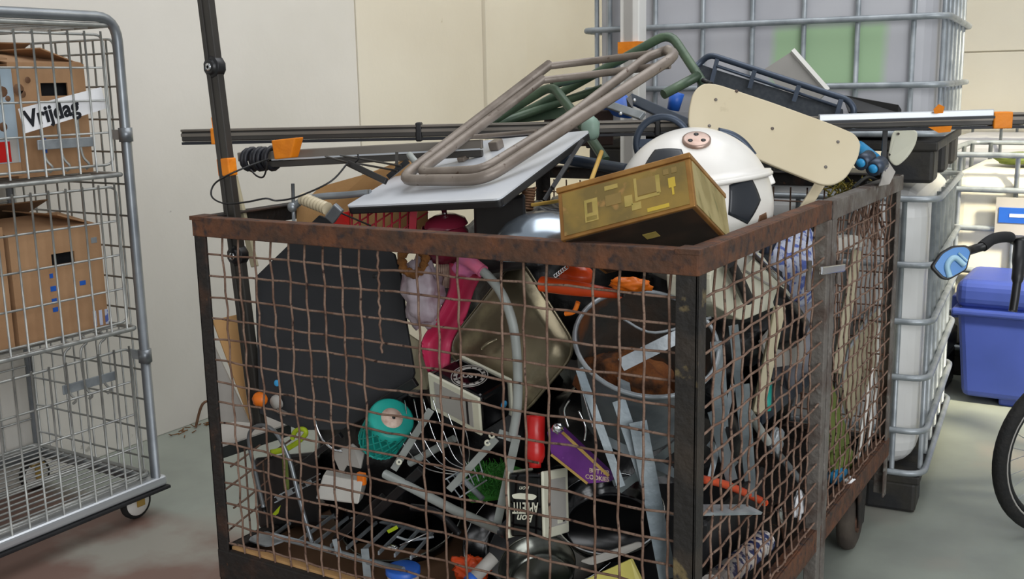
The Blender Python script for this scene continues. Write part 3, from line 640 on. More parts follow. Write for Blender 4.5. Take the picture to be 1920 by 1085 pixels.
# ---- tall dark pole with clamps and tape ----
P0, P1 = at(384, -25, y=1.84), at(486, 800, y=1.84)
dv = (P1-P0)
def pp(t, off=0): return P0+dv*t+V((off, 0, 0))
t = T('track_pole', 'tall dark aluminium pole leaning upright at the left end of the bin', 'pole')
sdv = V((1, 0, 0))
k = t.add('profile', MB().bar(P0, P1, .034, .022, sdv), m['alu_dark'], bevel=.003)
t.add('rib', MB().bar(pp(0, -.010)-V((0, .012, 0)), pp(1, -.010)-V((0, .012, 0)), .012, .006, sdv), m['alu_dark'], bevel=.002)
t.add('edge_strip', MB().bar(P0+dv*.065+V((-.024, .004, 0)), pp(.97, -.026), .007, .004, sdv), m['alu'])
for py in (118, 466):
    c_ = pp((py+25)/825.0); n_ = V((0, -1, 0))
    kk = t.add('clamp', MB().lathe(c_-V((0, .0, 0)), (0, 1, 0), [(0, -.02), (.016, -.02), (.019, -.014), (.026, -.012), (.026, .012), (0, .012)], 10), m['black'], bevel=.001)
    t.add('bolt', MB().lathe(c_-V((0, .0225, 0)), (0, 1, 0), [(.004, 0), (.009, 0), (.009, .004), (.004, .004)], 16), m['chrome'], parent=kk)
t.add('tape_band', MB().bar(pp((284+25)/825.), pp((317+25)/825.), .039, .028, sdv), m['tape'], bevel=.003); t.done()
one('wooden_batten', 'pale grey batten leaning behind the tall dark pole', 'batten', MB().bar(at(438, 330, y=1.90), at(478, 500, y=1.90), .02, .01, sdv), m['beige'], bevel=.002)

# ---- long horizontal rails ----
def railpts(a, b_): return a, b_
A, B = at(343, 256, y=1.995), at(1918, 224, y=3.10)
t = T('curtain_rail', 'longest dark aluminium rail lying across the whole heap', 'rail', 'aluminium rails on the heap')
dr = (B-A).normalized(); upv = V((0, 0, 1)); fr = dr.cross(upv).normalized()
t.add('profile', MB().bar(A, B, .026, .026, upv), m['alu_dark'], bevel=.003)
t.add('top_lip', MB().bar(A+V((0, 0, .016)), B+V((0, 0, .016)), .006, .034, upv), m['alu_mid'], bevel=.001)
t.add('face_strip', MB().bar(A+fr*.0145+V((0, 0, .004)), B+fr*.0145+V((0, 0, .004)), .008, .004, upv), m['alu_mid'])
t.add('bottom_lip', MB().bar(A+V((0, 0, -.018)), B+V((0, 0, -.018)), .007, .03, upv), m['navy'], bevel=.001)
def onr(px):   # point on the rail at a picture column
    lo_, hi_ = 0.0, 1.0
    for _ in range(40):
        mi = (lo_+hi_)/2; q = A.lerp(B, mi)-CAM; x_ = CX+F*q.dot(RT)/q.dot(FW)
        if x_ < px: lo_ = mi
        else: hi_ = mi
    return A.lerp(B, lo_)
for (a_, b_) in ((399, 412), (1858, 1893)):
    t.add('tape_band', MB().bar(onr(a_), onr(b_), .043, .042, upv), m['tape'], bevel=.003)
t.add('tape_tail', MB().plate([onr(398)+V((0, 0, .05)), onr(410)+V((0, 0, .02)), onr(412)-V((0, 0, .03)), onr(402)-V((0, 0, .02))], .002), m['tape'])
for px in (786, 1232): t.add('clip', MB().bar(onr(px-6), onr(px+6), .05, .036, upv), m['black'], bevel=.004)
t.done()
t = T('curtain_rail', 'bright aluminium rail sticking out over the right side of the bin', 'rail', 'aluminium rails on the heap')
A2, B2 = at(1535, 221, y=2.76), at(1862, 211, y=2.97)
t.add('profile', MB().bar(A2, B2, .017, .016, upv), m['alu'], bevel=.002); t.add('groove', MB().bar(A2+V((0, 0, -.011))+fr*.006, B2+V((0, 0, -.011))+fr*.006, .006, .02, upv), m['navy']); t.done()
for px, w_, h_ in ((1762, .035, .03), (1770, .04, .045)):
    pass
t = T('tape_scrap', 'torn orange tape hanging on the rails at the right', 'tape')
t.add('upper_flap', MB().plate(Y([(1750, 205), (1760, 195), (1771, 200), (1768, 212), (1752, 213)], 2.88), .002), m['tape']); t.add('lower_flap', MB().plate(Y([(1740, 238), (1785, 236), (1782, 247), (1760, 249)], 2.88), .002), m['tape']); t.done()
t = T('curtain_rail', 'brownish double rail with navy wrapping under the longest rail', 'rail', 'aluminium rails on the heap')
A3, B3 = at(448, 294, y=1.93), at(905, 270, y=2.18)
dr3 = (B3-A3)
t.add('profile', MB().bar(A3, B3, .022, .02, upv), m['alu_mid'], bevel=.002); t.add('profile', MB().bar(A3+V((0, 0, -.022))+dr3*.12, B3+V((0, 0, -.022)), .016, .02, upv), m['alu_dark'], bevel=.002)
t.add('bright_edge', MB().bar(A3+V((0, -.011, -.011))+dr3*.15, B3+V((0, -.011, -.011)), .004, .004, upv), m['alu'])
t.add('tape_band', MB().plate(Y([(508, 263), (554, 258), (544, 296), (514, 299)], 1.912), .03), m['tape'], bevel=.003)
wr = MB()
for i in range(7):
    c_ = A3+dr3*(.04+.017*i)-V((0, 0, .008)); wr.tube([c_+(V((0, -1, 0))*math.cos(q)+V((0, 0, 1))*math.sin(q))*(.024+.003*math.sin(i*2.3)) for q in [2*math.pi*j/14 for j in range(14)]], .0062, 6, True)
t.add('wrapping', wr, m['navy'], label='navy cable wrapped round the rail'); t.add('cable_tail', MB().tube(smoothline(Y([(470, 318), (482, 330), (495, 330), (503, 300)], 1.9)), .0022, 6), m['black']); t.done()
t = T('window_post', 'white square post with orange tape standing before the tanks', 'post')
t.add('profile', MB().box((-1.592, 3.30, .4), (-1.522, 3.36, 2.4)), m['white'], bevel=.004); t.add('channel', MB().box((-1.572, 3.293, .4), (-1.545, 3.3, 2.4)), m['greyboard'])
zt_ = at(1178, 78, y=3.29).z; zu_ = at(1178, 100, y=3.29).z; t.add('tape_band', MB().box((-1.594, 3.288, zu_), (-1.520, 3.362, zt_)), m['tape'])
t.done()

# ---- white folding table, upside down ----
ta, tb, tcn = at(648, 386, y=1.87), at(936, 372, y=1.80), at(1106, 244, y=2.30)
td = ta+(tcn-tb); nn = (tb-ta).cross(tcn-tb).normalized(); nn = nn if nn.z > 0 else -nn
t = T('folding_table', 'white folding table lying upside down with taupe tube legs', 'table')
t.add('top', MB().plate(fillet([ta, tb, tcn, td], .015, True, 3), .004, -nn), m['tablewhite'])
t.add('edge_band', MB().plate(fillet([ta-nn*.004, tb-nn*.004, tcn-nn*.004, td-nn*.004], .015, True, 3), .017, -nn), m['black'], bevel=.003)
def tl(pts): return [at(px, py, y=y_) for px, py, y_ in pts]
f1 = fillet(tl([(1030, 121, 2.52), (748, 338, 1.93), (908, 337, 1.90), (1268, 104, 2.42), (1252, 94, 2.5)]), .05, False, 6)
f2 = fillet(tl([(1018, 148, 2.46), (782, 325, 1.955), (905, 319, 1.93), (1062, 222, 2.22), (1215, 106, 2.50), (1250, 94, 2.53)]), .04, False, 6)
l1 = t.add('leg_frame', MB().tube(f1, .013, 10), m['taupe']); t.add('leg_frame', MB().tube(f2, .0115, 10), m['taupe'])
t.add('cross_bar', MB().tube(tl([(1030, 124, 2.52), (1252, 97, 2.52)]), .0095, 10), m['taupe']); t.add('cross_bar', MB().tube(tl([(1015, 151, 2.46), (1256, 122, 2.46)]), .0095, 10), m['taupe'])
t.add('cross_bar', MB().tube(tl([(868, 258, 2.16), (1005, 247, 2.12)]), .006, 8), m['taupe'])
q = on_plane([(918, 284)], ta, tb, tcn)[0]; ex = (tb-ta).normalized(); ey = (tcn-tb).normalized()
t.add('catch', MB().par(q, ex*.03, ey*.035, nn*.022), m['taupe'], bevel=.003); q = on_plane([(858, 305)], ta, tb, tcn)[0]; t.add('catch', MB().par(q, ex*.022, ey*.03, nn*.012), m['taupe'], bevel=.003)
t.done()
one('black_storage_box', 'black plastic box wedged under the white table', 'box', MB().hexa(Y([(888, 382, 1.93), (985, 362, 1.90), (985, 362, 2.15), (888, 382, 2.15)], 2)+[p-V((0, 0, .16)) for p in Y([(888, 382, 1.93), (985, 362, 1.90), (985, 362, 2.15), (888, 382, 2.15)], 2)]), m['black'], bevel=.008)

# ---- green tubular chair frame ----
t = T('tubular_chair', 'dark green tubular chair frame sticking up behind the table legs', 'chair frame')
g1 = fillet(tl([(905, 236, 2.62), (990, 208, 2.66), (1256, 61, 2.72), (1318, 155, 2.66), (1346, 215, 2.62)]), .04, False, 5)
g2 = fillet(tl([(915, 232, 2.52), (1035, 159, 2.52), (1078, 215, 2.45), (1135, 300, 2.40)]), .04, False, 5)
t.add('main_tube', MB().tube(g1, .0125, 10), m['green']); t.add('main_tube', MB().tube(g2, .0125, 10), m['green'])
t.add('arm_stub', MB().tube(tl([(1310, 142, 2.66), (1244, 177, 2.56)]), .0125, 10), m['green']); t.add('cross_tube', MB().tube(tl([(1035, 160, 2.53), (1140, 134, 2.70)]), .010, 10), m['green'])
t.add('cross_tube', MB().tube(tl([(915, 238, 2.60), (1130, 165, 2.72)]), .012, 10), m['green']); t.add('flat_brace', MB().bar(*tl([(960, 222, 2.66), (1110, 205, 2.7)]), .03, .006), m['green'])
t.add('plastic_cap', MB().blob(at(1108, 240, y=2.38), (.022, .022, .03), 4, .2, seg=12, rings=8), m['palegreen']); t.add('bolt', MB().tube(tl([(1318, 150, 2.64), (1334, 158, 2.62)]), .006, 8), m['black']); t.done()

# ---- football kettle barbecue ----
bc = at(1300, 387, y=2.27); dB = dep(bc); RB = 147*dB/F
axis = (UP*.97 - RT*.14 - FW*.12).normalized(); axr = axis.cross(FW).normalized()*-1
t = T('kettle_barbecue', 'round white barbecue painted like a football beside the gold tin', 'barbecue')
def arc(a0, a1, n, r=RB): return [(r*math.cos(a0+(a1-a0)*i/n), r*math.sin(a0+(a1-a0)*i/n)) for i in range(n+1)]
rim_h = math.asin(.30)
body = t.add('bowl', MB().lathe(bc, axis, [(max(a, .0), h_) for a, h_ in arc(-math.pi/2, rim_h, 22)]+[(RB*.93, RB*.28)], 48), m['ballwhite'])
lid = t.add('lid', MB().lathe(bc, axis, [(RB*1.005, RB*.27), (RB*1.015, RB*.29), (RB*1.01, RB*.35)]+[(a, h_) for a, h_ in arc(math.asin(.36), math.pi/2, 20, RB*1.0)], 48), m['ballwhite'])
def surf(px, py, k=1.0):
    r = ray(px, py).normalized(); oc = CAM-bc; b_ = oc.dot(r); disc = b_*b_-(oc.length_squared-(RB*k)**2)
    p = CAM+r*(-b_-math.sqrt(max(disc, 0))); return (p-bc).normalized()
def patch(dirs, name, mat, parent, k0=1.002, k1=1.006, n=6):
    c_ = sum(dirs, V()).normalized(); mb = MB(); N = len(dirs); vs_ = [bc+c_*RB*k1]
    for j in range(1, n+1):
        for i in range(N):
            for s in range(n):
                e = dirs[i].lerp(dirs[(i+1) % N], s/n); vs_.append(bc+(c_.lerp(e, j/n)).normalized()*RB*k1)
    W = N*n; fs = [(0, 1+(i), 1+(i+1) % W) for i in range(W)]
    for j in range(n-1):
        for i in range(W): fs.append((1+j*W+i, 1+(j+1)*W+i, 1+(j+1)*W+(i+1) % W, 1+j*W+(i+1) % W))
    o_ = len(vs_)
    for i in range(W): vs_.append(bc+(vs_[1+(n-1)*W+i]-bc).normalized()*RB*.995)
    for i in range(W): fs.append((1+(n-1)*W+i, o_+i, o_+(i+1) % W, 1+(n-1)*W+(i+1) % W))
    mb.add(vs_, fs, True); t.add(name, mb, mat, parent=parent)
patch([surf(*p) for p in ((1367, 347), (1407, 331), (1426, 375), (1401, 420), (1365, 402))], 'black_patch', m['ballblack'], body, n=6)
patch([surf(*p) for p in ((1228, 281), (1278, 280), (1290, 312), (1248, 340), (1208, 312))], 'black_patch', m['ballblack'], lid, n=6)
back = (RT*.62+UP*.62+FW*.42).normalized(); bu = back.cross(UP).normalized(); bv = back.cross(bu)
patch([(back+(bu*math.cos(a)+bv*math.sin(a))*.33).normalized() for a in [2*math.pi*i/5 for i in range(5)]], 'black_patch', m['ballblack'], lid)
patch([surf(*p) for p in ((1416, 432), (1424, 404), (1436, 398), (1438, 412), (1432, 428))], 'rust_patch', m['rustpatch'], body, n=4)
t.add('lid_handle', MB().tube(smoothline([at(*p, d=dB+.07) for p in ((1346, 246), (1372, 253), (1394, 268), (1413, 292))]), .0095, 8), m['slate'], parent=lid)
vd = surf(1306, 263); vt = t.add('vent', MB().lathe(bc+vd*RB*.985, vd, [(.031, 0), (.031, .006), (.026, .008), (0, .008)], 20), m['vent'], parent=lid)
v1 = vd.cross(axis).normalized(); v2 = vd.cross(v1)
for a in (0.3, 2.4, 4.5): 
    c_ = bc+vd*(RB*.985+.0076)+(v1*math.cos(a)+v2*math.sin(a))*.016; t.add('vent_hole', MB().lathe(c_, vd, [(.0055, 0), (.0055, .001), (0, .001)], 12), m['black'], parent=vt)
t.add('rolled_rim', MB().tube([bc+axis*RB*.30+(axr*math.cos(q)+axis.cross(axr)*math.sin(q))*RB*1.0 for q in [2*math.pi*i/48 for i in range(48)]], .0055, 8, True), m['ballwhite'], parent=body)
q = bc+axis*RB*.3+RT*RB*1.0; t.add('lid_lug', MB().bar(q-RT*.006+UP*.022, q+RT*.005-UP*.004, .02, .014), m['ballwhite'], parent=lid, bevel=.003)
t.done()

# ---- gold printed tin ----
O, E1, E2, E3 = corner3(1304, 386, 1.93, (-253, 65), (-12, -100), (67, 70))
t = T('biscuit_tin', 'gold printed rectangular tin tipped on the bin rim', 'tin')
t.add('body', MB().par(O, E1, E2*.9, E3), m['tin_edge'], bevel=.002)
n1 = E1.normalized(); n2 = E2.normalized(); n3 = E3.normalized()
t.add('lid', MB().par(O-n1*.002-n3*.003+E2*.9, E1+n1*.004, E2*.1, E3+n3*.006), m['tin_edge'], bevel=.002)
fp = t.add('front_panel', MB().par(O+E1*.035+E2*.06-n3*.0015, E1*.93, E2*.80, n3*.0015), m['tin'])
t.add('end_panel', MB().par(O+E3*.04+E2*.05-n1*.0015, E3*.92, E2*.82, n1*.0015), m['tin_side'])
t.add('base_panel', MB().par(O+E1*.03+E3*.03-n2*.0012, E1*.94, E3*.94, n2*.0012), m['tin_bottom'])
def pr_(u0, u1, v0, v1, mat): t.add('print', MB().par(O+E1*(1-u0)+E2*v0-n3*.0022, -E1*(u1-u0), E2*(v1-v0), n3*.0007), m[mat], parent=fp)
pr_(.20, .30, .20, .62, 'tanprint'); pr_(.22, .26, .36, .56, 'brownprint'); pr_(.21, .29, .22, .30, 'yellowprint'); pr_(.36, .46, .70, .78, 'tanprint')
pr_(.60, .74, .44, .74, 'brownprint'); pr_(.58, .60, .35, .78, 'tanprint'); pr_(.74, .77, .40, .74, 'tanprint'); pr_(.60, .76, .36, .42, 'tanprint'); pr_(.83, .88, .44, .62, 'yellowprint'); pr_(.85, .865, .30, .44, 'yellowprint')
pr_(.66, .82, .10, .17, 'yellowprint'); pr_(.50, .56, .30, .50, 'tanprint'); pr_(.55, .62, .20, .33, 'tanprint'); pr_(.80, .84, .70, .80, 'brownprint'); pr_(.86, .90, .70, .80, 'brownprint'); pr_(.36, .48, .40, .60, 'brownprint')
t.add('label_scrap', MB().par(O+E1*.38+E3*.30-n2*.002, E1*.1, E3*.12, n2*.001), m['tanprint']); t.done()

# ---- cream chair back ----
cpl = [at(1306, 160, y=2.47), at(1612, 268, y=2.66), at(1292, 236, y=2.42)]
cps = on_plane([(1300, 172), (1318, 155), (1345, 157), (1450, 192), (1560, 232), (1603, 250), (1615, 268), (1610, 296), (1586, 335), (1562, 347), (1540, 346), (1450, 310), (1352, 268), (1308, 262), (1291, 240), (1292, 205)], *cpl)
t = T('broken_chair', 'cream curved plywood chair back on top of the heap', 'chair back')
t.add('panel', MB().plate(fillet(cps, .02, True, 3), .011), m['cream'], bevel=.003)
cn = (cpl[1]-cpl[0]).cross(cpl[2]-cpl[0]).normalized(); cn = cn if cn.dot(FW) > 0 else -cn
for (px, py) in ((1342, 187), (1330, 236), (1571, 266), (1548, 313), (1381, 171), (1448, 241)):
    q = on_plane([(px, py)], *cpl)[0]; t.add('screw', MB().lathe(q-cn*.0016, cn, [(0, 0), (.004, 0), (.004, .002)], 10), m['rust_grey'])
t.add('leg', MB().bar(at(1542, 338, x=-.735), at(1502, 400, x=-.76), .024, .012), m['cream'], bevel=.002); t.done()

# ---- black mesh tray and boards behind ----
t = T('mesh_tray', 'dark grey metal mesh letter tray behind the cream chair back', 'tray')
ma = tl([(1308, 122, 2.98), (1330, 102, 2.98), (1590, 187, 3.0), (1602, 204, 3.0)])
t.add('rim', MB().tube(fillet(ma+tl([(1598, 222, 3.0)]), .04, False, 5), .009, 8), m['slate'])
t.add('mesh_wall', MB().plate(tl([(1312, 120, 2.99), (1340, 130, 2.99), (1580, 205, 3.0), (1582, 225, 3.0), (1300, 225, 2.99)]), .004), m['meshgrey'])
t.add('rail', MB().tube(tl([(1345, 124, 2.975), (1572, 200, 2.985)]), .005, 6), m['slate'])
for (a_, c_) in (((1345, 110), (1330, 170)), ((1415, 132), (1405, 165)), ((1498, 160), (1488, 190)), ((1577, 186), (1566, 225))): t.add('upright', MB().bar(at(*a_, y=2.975), at(*c_, y=2.975), .012, .006), m['slate'])
t.add('floor', MB().plate(tl([(1312, 200, 2.99), (1580, 225, 3.0), (1600, 215, 3.2), (1330, 190, 3.2)]), .004), m['meshgrey']); t.done()
t = T('white_shelf_board', 'grey board with white edge standing in front of the upper tank', 'board')
bq = tl([(1434, 129, 3.2), (1487, 95, 3.2), (1553, 170, 3.2), (1500, 222, 3.2)]); t.add('board', MB().plate(bq, .014), m['greyboard']); t.add('edge_strip', MB().bar(bq[1]-V((0, .006, 0)), bq[2]-V((0, .006, 0)), .012, .02), m['white']); t.done()
one('black_shelf', 'black flat shelf lying right of the mesh tray', 'shelf', MB().plate(tl([(1578, 177, 3.25), (1685, 196, 3.1), (1684, 212, 3.1), (1590, 210, 3.15)]), .02), m['black'], bevel=.002)
t = T('round_stool', 'off white round stool seat standing at the back right corner', 'stool')
t.add('seat', MB().plate(fillet(tl([(1674, 243, 3.30), (1722, 243, 3.32), (1718, 270, 3.32), (1702, 296, 3.31), (1680, 314, 3.30), (1664, 298, 3.30)]), .02, True, 4), .015), m['cream2'], bevel=.003)
for p in ((1684, 251), (1667, 290)): t.add('screw', MB().lathe(at(*p, y=3.297), (0, 1, 0), [(.004, 0), (.004, .003), (0, .003)], 10), m['rust_grey'])
t.done()
one('black_flat_bar', 'black upright flat bar beside the off white stool seat', 'bar', MB().bar(at(1660, 242, y=3.12), at(1655, 330, y=3.12), .013, .006), m['black'])
one('grey_flap', 'grey bent sheet metal strip at the back right rim', 'sheet', MB().plate(tl([(1662, 297, 3.2), (1679, 322, 3.2), (1668, 345, 3.1), (1650, 348, 3.0)]), .004), m['greyboard'])
# twin tube gadget with blue lenses
t = T('toy_binoculars', 'sky blue toy binoculars at the right end of the cream chair back', 'binoculars')
for (a_, c_) in (((1640, 300), (1610, 276)), ((1648, 312), (1618, 288))):
    t.add('tube', MB().tube([at(*a_, y=3.08), at(*c_, y=3.18)], .019, 14), m['skyblue'])
for p in ((1613, 306), (1636, 317)):
    kk = t.add('eyepiece', MB().lathe(at(*p, y=3.02), (.25, .9, .25), [(0, .002), (.015, .002), (.021, 0), (.022, .05), (0, .05)], 16), m['slate']); t.add('lens', MB().lathe(at(*p, y=3.017), (.25, .9, .25), [(0, -.002), (.012, -.001), (.013, .004)], 14), m['skyblue'], parent=kk)
t.done()
mb = MB()
for k in range(110):
    a = at(random.uniform(1552, 1640), random.uniform(338, 372), x=random.uniform(-.86, -.75)); mb.tube([a, a+V((random.uniform(-.03, .03), random.uniform(-.04, .04), random.uniform(-.015, .03)))], .0025, 4)
one('tinsel', 'gold and green tinsel heap behind the right rim', 'tinsel', mb, m['tinsel'], kind='stuff')
one('black_cable', 'looped black cable lying on the tinsel', 'cable', MB().tube(smoothline(Xp([(1600, 352), (1620, 335), (1634, 333), (1658, 348), (1640, 342), (1624, 344), (1640, 352)], -.74)), .005, 7), m['black'])
one('brown_kindling', 'brown thin twigs bundled at the back of the right side', 'twigs', (lambda q: [q.tube([a_, a_+V((random.uniform(-.05, .05), random.uniform(-.05, .05), -.12))], .003, 5) for a_ in [at(random.uniform(1600, 1660), random.uniform(365, 400), x=-.78) for _ in range(26)]] and q)(MB()), m['wire'], kind='stuff')

# ---- ring, blue things and bars behind the barbecue ----
rc = at(1242, 268, y=2.38); rn = (FW+V((.2, 0, .2))).normalized(); ra = rn.cross(UP).normalized(); rb = rn.cross(ra)
t = T('steering_ring', 'black plastic ring standing behind the football barbecue', 'ring')
t.add('ring', MB().tube([rc+(ra*math.cos(q)+rb*math.sin(q))*.062 for q in [2*math.pi*i/40 for i in range(40)]], .0085, 10, True), m['slate']); t.add('spoke', MB().bar(rc-ra*.058, rc+ra*.058, .02, .008), m['slate']); t.done()
t = T('dustpan', 'blue plastic dustpan with dark edge behind the taupe table legs', 'dustpan'); t.add('pan', MB().plate(fillet(tl([(1120, 190, 2.78), (1160, 168, 2.80), (1178, 178, 2.78), (1182, 208, 2.72), (1150, 204, 2.72)]), .02, True, 3), .03), m['blue'], bevel=.006)
t.add('edge', MB().plate(tl([(1174, 184, 2.72), (1184, 178, 2.74), (1188, 206, 2.7), (1178, 210, 2.7)]), .02), m['black']); t.done()
one('blue_cup', 'small blue plastic cup in front of the upper tank', 'cup', MB().lathe(at(1262, 206, y=2.95), (.25, 0, 1), [(0, 0), (.018, 0), (.022, .05), (.019, .05), (.016, .004)], 18), m['blue'])
t = T('folding_bracket', 'slate blue folding bracket arm behind the black ring', 'bracket')
t.add('arm', MB().bar(*tl([(1180, 184, 2.78), (1292, 234, 2.62)]), .03, .012), m['slate'], bevel=.003); t.add('arm', MB().bar(*tl([(1205, 218, 2.6), (1140, 196, 2.72)]), .022, .012), m['galv'], bevel=.002)
for p in ((1164, 213), (1190, 188)): t.add('rivet', MB().lathe(at(*p, y=2.60), FW, [(0, 0), (.005, 0), (.005, .004)], 10), m['chrome'])
t.done()
one('dark_brown_box', 'dark brown box under the green chair frame', 'box', MB().hexa([at(1020, 212, y=2.75), at(1150, 205, y=2.75), at(1150, 205, y=2.95), at(1020, 212, y=2.95)]+[p-V((0, 0, .1)) for p in (at(1020, 212, y=2.75), at(1150, 205, y=2.75), at(1150, 205, y=2.95), at(1020, 212, y=2.95))]), M('dark_brown', '2a1c18', '3a2620', 8, .6), bevel=.004)
one('wooden_stick', 'yellow wooden stick standing left of the gold tin', 'stick', MB().tube(tl([(1128, 284, 2.12), (1106, 345, 2.02)]), .0048, 8), m['wood'], 'wooden sticks')
one('wooden_stick', 'yellow wooden stick lying flat left of the gold tin', 'stick', MB().tube(tl([(998, 384, 1.98), (1052, 376, 1.95)]), .0042, 8), m['wood'], 'wooden sticks')
one('dark_tube', 'dark blue black tube lying behind the gold tin', 'tube', MB().tube(tl([(1050, 296, 2.35), (1175, 318, 2.25)]), .014, 12), m['slate'])
for (a_, c_, lab) in (((1092, 262), (1020, 376), 'long thin black stay running down from the table corner'), ((1070, 300), (1036, 352), 'short thin black stay under the table corner')):
    one('metal_stay', lab, 'stay', MB().bar(at(*a_, y=2.20), at(*c_, y=2.02), .009, .005), m['black'])
cp = []
for i in range(70): a = i*.75; cp.append(at(992-.25*i*.35, 352+i*.6, y=1.99)+(RT*math.cos(a)*.014+FW*math.sin(a)*.014))
one('coil_spring', 'rusty brown coil spring right of the white table', 'spring', MB().tube(cp, .003, 6), m['rustpatch'])
t = T('steel_bowl', 'shiny steel bowl upside down left of the gold tin', 'bowl')
c_ = at(1012, 462, y=1.90); t.add('shell', MB().lathe(c_, V((-.1, -.15, 1)), [(.098, 0), (.094, .02), (.083, .04), (.062, .058), (.035, .068), (0, .071)], 40), m['steelbowl']); t.add('rim', MB().lathe(c_, V((-.1, -.15, 1)), [(.094, -.002), (.103, -.002), (.103, .003), (.096, .004)], 40), m['steelbowl']); t.done()
t = T('enamel_pot', 'glossy dark red pot under the white table', 'pot')
c_ = at(838, 436, y=1.95); t.add('body', MB().lathe(c_-V((0, 0, .06)), (0, -.15, 1), [(0, 0), (.04, 0), (.052, .03), (.054, .06), (.047, .075), (.05, .078)], 32), m['maroon']); t.add('lid', MB().lathe(c_+V((0, -.003, .018)), (0, -.15, 1), [(.05, 0), (.045, .012), (.025, .022), (0, .025)], 32), m['maroon'])
t.add('knob', MB().lathe(c_+V((0, -.007, .043)), (0, -.15, 1), [(.006, 0), (.006, .008), (.012, .012), (.01, .02), (0, .021)], 14), m['chrome']); t.done()
# red wire basket
t = T('wire_basket', 'red coated wire basket behind the front rim', 'basket')
ys = 1.93
t.add('top_rim', MB().tube(tl([(655, 396, ys), (790, 392, ys)]), .004, 8), m['redwire'])
for i in range(9): t.add('wire', MB().tube(tl([(660+15*i, 394, ys), (659+15*i, 450, ys)]), .0026, 6), m['redwire'])
for i in range(4): t.add('wire', MB().tube(tl([(655+34*i, 428, ys), (700+34*i, 398, ys)]), .002, 6), m['redwire'])
t.add('bottom_rim', MB().tube(tl([(655, 450, ys), (790, 452, ys)]), .004, 8), m['redwire']); t.add('end_panel', MB().plate(tl([(622, 414, 1.92), (636, 400, 1.92), (655, 396, 1.93), (655, 424, 1.93), (624, 424, 1.92)]), .006), m['red']); t.add('end_bar', MB().bar(*tl([(776, 392, 1.92), (772, 450, 1.92)]), .016, .008), m['redwire']); t.done()
one('cardboard_sheet', 'tan cardboard sheet behind the red wire basket', 'cardboard', MB().plate(tl([(556, 392, 2.08), (600, 350, 2.08), (690, 325, 2.08), (760, 298, 2.1), (800, 300, 2.1), (800, 455, 2.05), (556, 440, 2.05)]), .005), m['card2'])
t = T('handle_bar', 'grey tube handle with ribbed cream grip above the front rim', 'handle')
t.add('tube', MB().tube(smoothline(tl([(695, 361, 1.96), (640, 366, 1.94), (606, 368, 1.92), (572, 374, 1.90), (553, 385, 1.89)])), .0085, 10), m['steel_tube'])
gp = []; gr = []
for i in range(33): gp.append(at(567, 372, y=1.885).lerp(at(614, 391, y=1.865), i/32)); gr.append(.0135+.0022*math.sin(i*1.6))
t.add('grip', MB().tube(gp, gr, 14), m['cream']); t.add('elbow', MB().blob(at(548, 388, y=1.885), (.012, .012, .012), 1, .05, seg=14, rings=10), m['steel_tube'])
t.add('rod', MB().tube(tl([(549, 344, 1.89), (551, 420, 1.89)]), .0045, 8), m['steel_tube']); t.add('clamp', MB().bar(*tl([(636, 388, 1.86), (618, 412, 1.86)]), .026, .014), m['steel_tube'], bevel=.003); t.done()
t = T('bar_clamp', 'thin black bar clamp hanging under the rails', 'clamp')
t.add('sleeve', MB().bar(*tl([(653, 306, 1.96), (724, 340, 1.92)]), .015, .010), m['black'], bevel=.002)
for a_, c_ in (((610, 293), (656, 306)), ((638, 291), (752, 311)), ((668, 306), (745, 320))): t.add('rod', MB().tube(tl([(*a_, 1.97), (*c_, 1.97)]), .0026, 6), m['alu_dark'])
t.add('post', MB().bar(*tl([(744, 284, 1.98), (744, 320, 1.98)]), .007, .006), m['alu_dark']); t.add('hook', MB().tube(smoothline(tl([(671, 289, 1.96), (672, 298, 1.96), (666, 304, 1.96)])), .002, 6), m['black'])
t.add('jaw', MB().bar(*tl([(765, 302, 1.99), (728, 332, 1.97)]), .012, .01), m['black'])
t.done()
one('thin_cable', 'thin black cable looping round the tall pole', 'cable', MB().tube(smoothline(tl([(652, 305, 1.95), (620, 340, 1.9), (560, 368, 1.86), (520, 376, 1.84), (498, 372, 1.82), (460, 379, 1.80), (420, 381, 1.80), (397, 368, 1.80), (402, 345, 1.81), (432, 326, 1.82), (480, 306, 1.88), (505, 298, 1.90)])), .0022, 6), m['black'])
one('bracket_end', 'pale grey bent bracket end above the white table corner', 'bracket', MB().tube(smoothline(tl([(786, 310, 2.0), (776, 300, 2.0), (768, 290, 2.02)])), .008, 8), m['framegrey'])
one('thin_wire', 'thin black wire crossing the red basket', 'wire', MB().tube(tl([(632, 396, 1.88), (695, 423, 1.85)]), .002, 6), m['black'])
# ---- dark painted panel behind the front mesh ----
pl3 = (at(480, 520, y=1.86), at(760, 600, y=1.93), at(600, 800, y=1.84))
t = T('painted_board', 'large black painted board with cut corners behind the front mesh', 'board')
t.add('board', MB().plate(on_plane([(598, 403), (630, 417), (738, 476), (752, 520), (760, 600), (776, 700), (762, 742), (640, 806), (560, 806), (486, 775), (477, 520)], *pl3), .012), m['panel_black'], bevel=.002)
q = on_plane([(519, 718)], *pl3)[0]; pn = (pl3[1]-pl3[0]).cross(pl3[2]-pl3[0]).normalized(); pn = pn if pn.dot(FW) > 0 else -pn
t.add('sticker', MB().lathe(q-pn*.001, pn, [(0, 0), (.007, 0), (.008, .001)], 16), m['skyblue'])
for p in ((512, 570), (677, 592), (616, 712), (702, 517)): t.add('screw_hole', MB().lathe(on_plane([p], *pl3)[0]-pn*.0008, pn, [(0, 0), (.005, 0), (.006, .001)], 12), m['black'])
t.done()
t = T('cardboard_sheet', 'tan cardboard sheet leaning in the left end of the bin', 'cardboard')
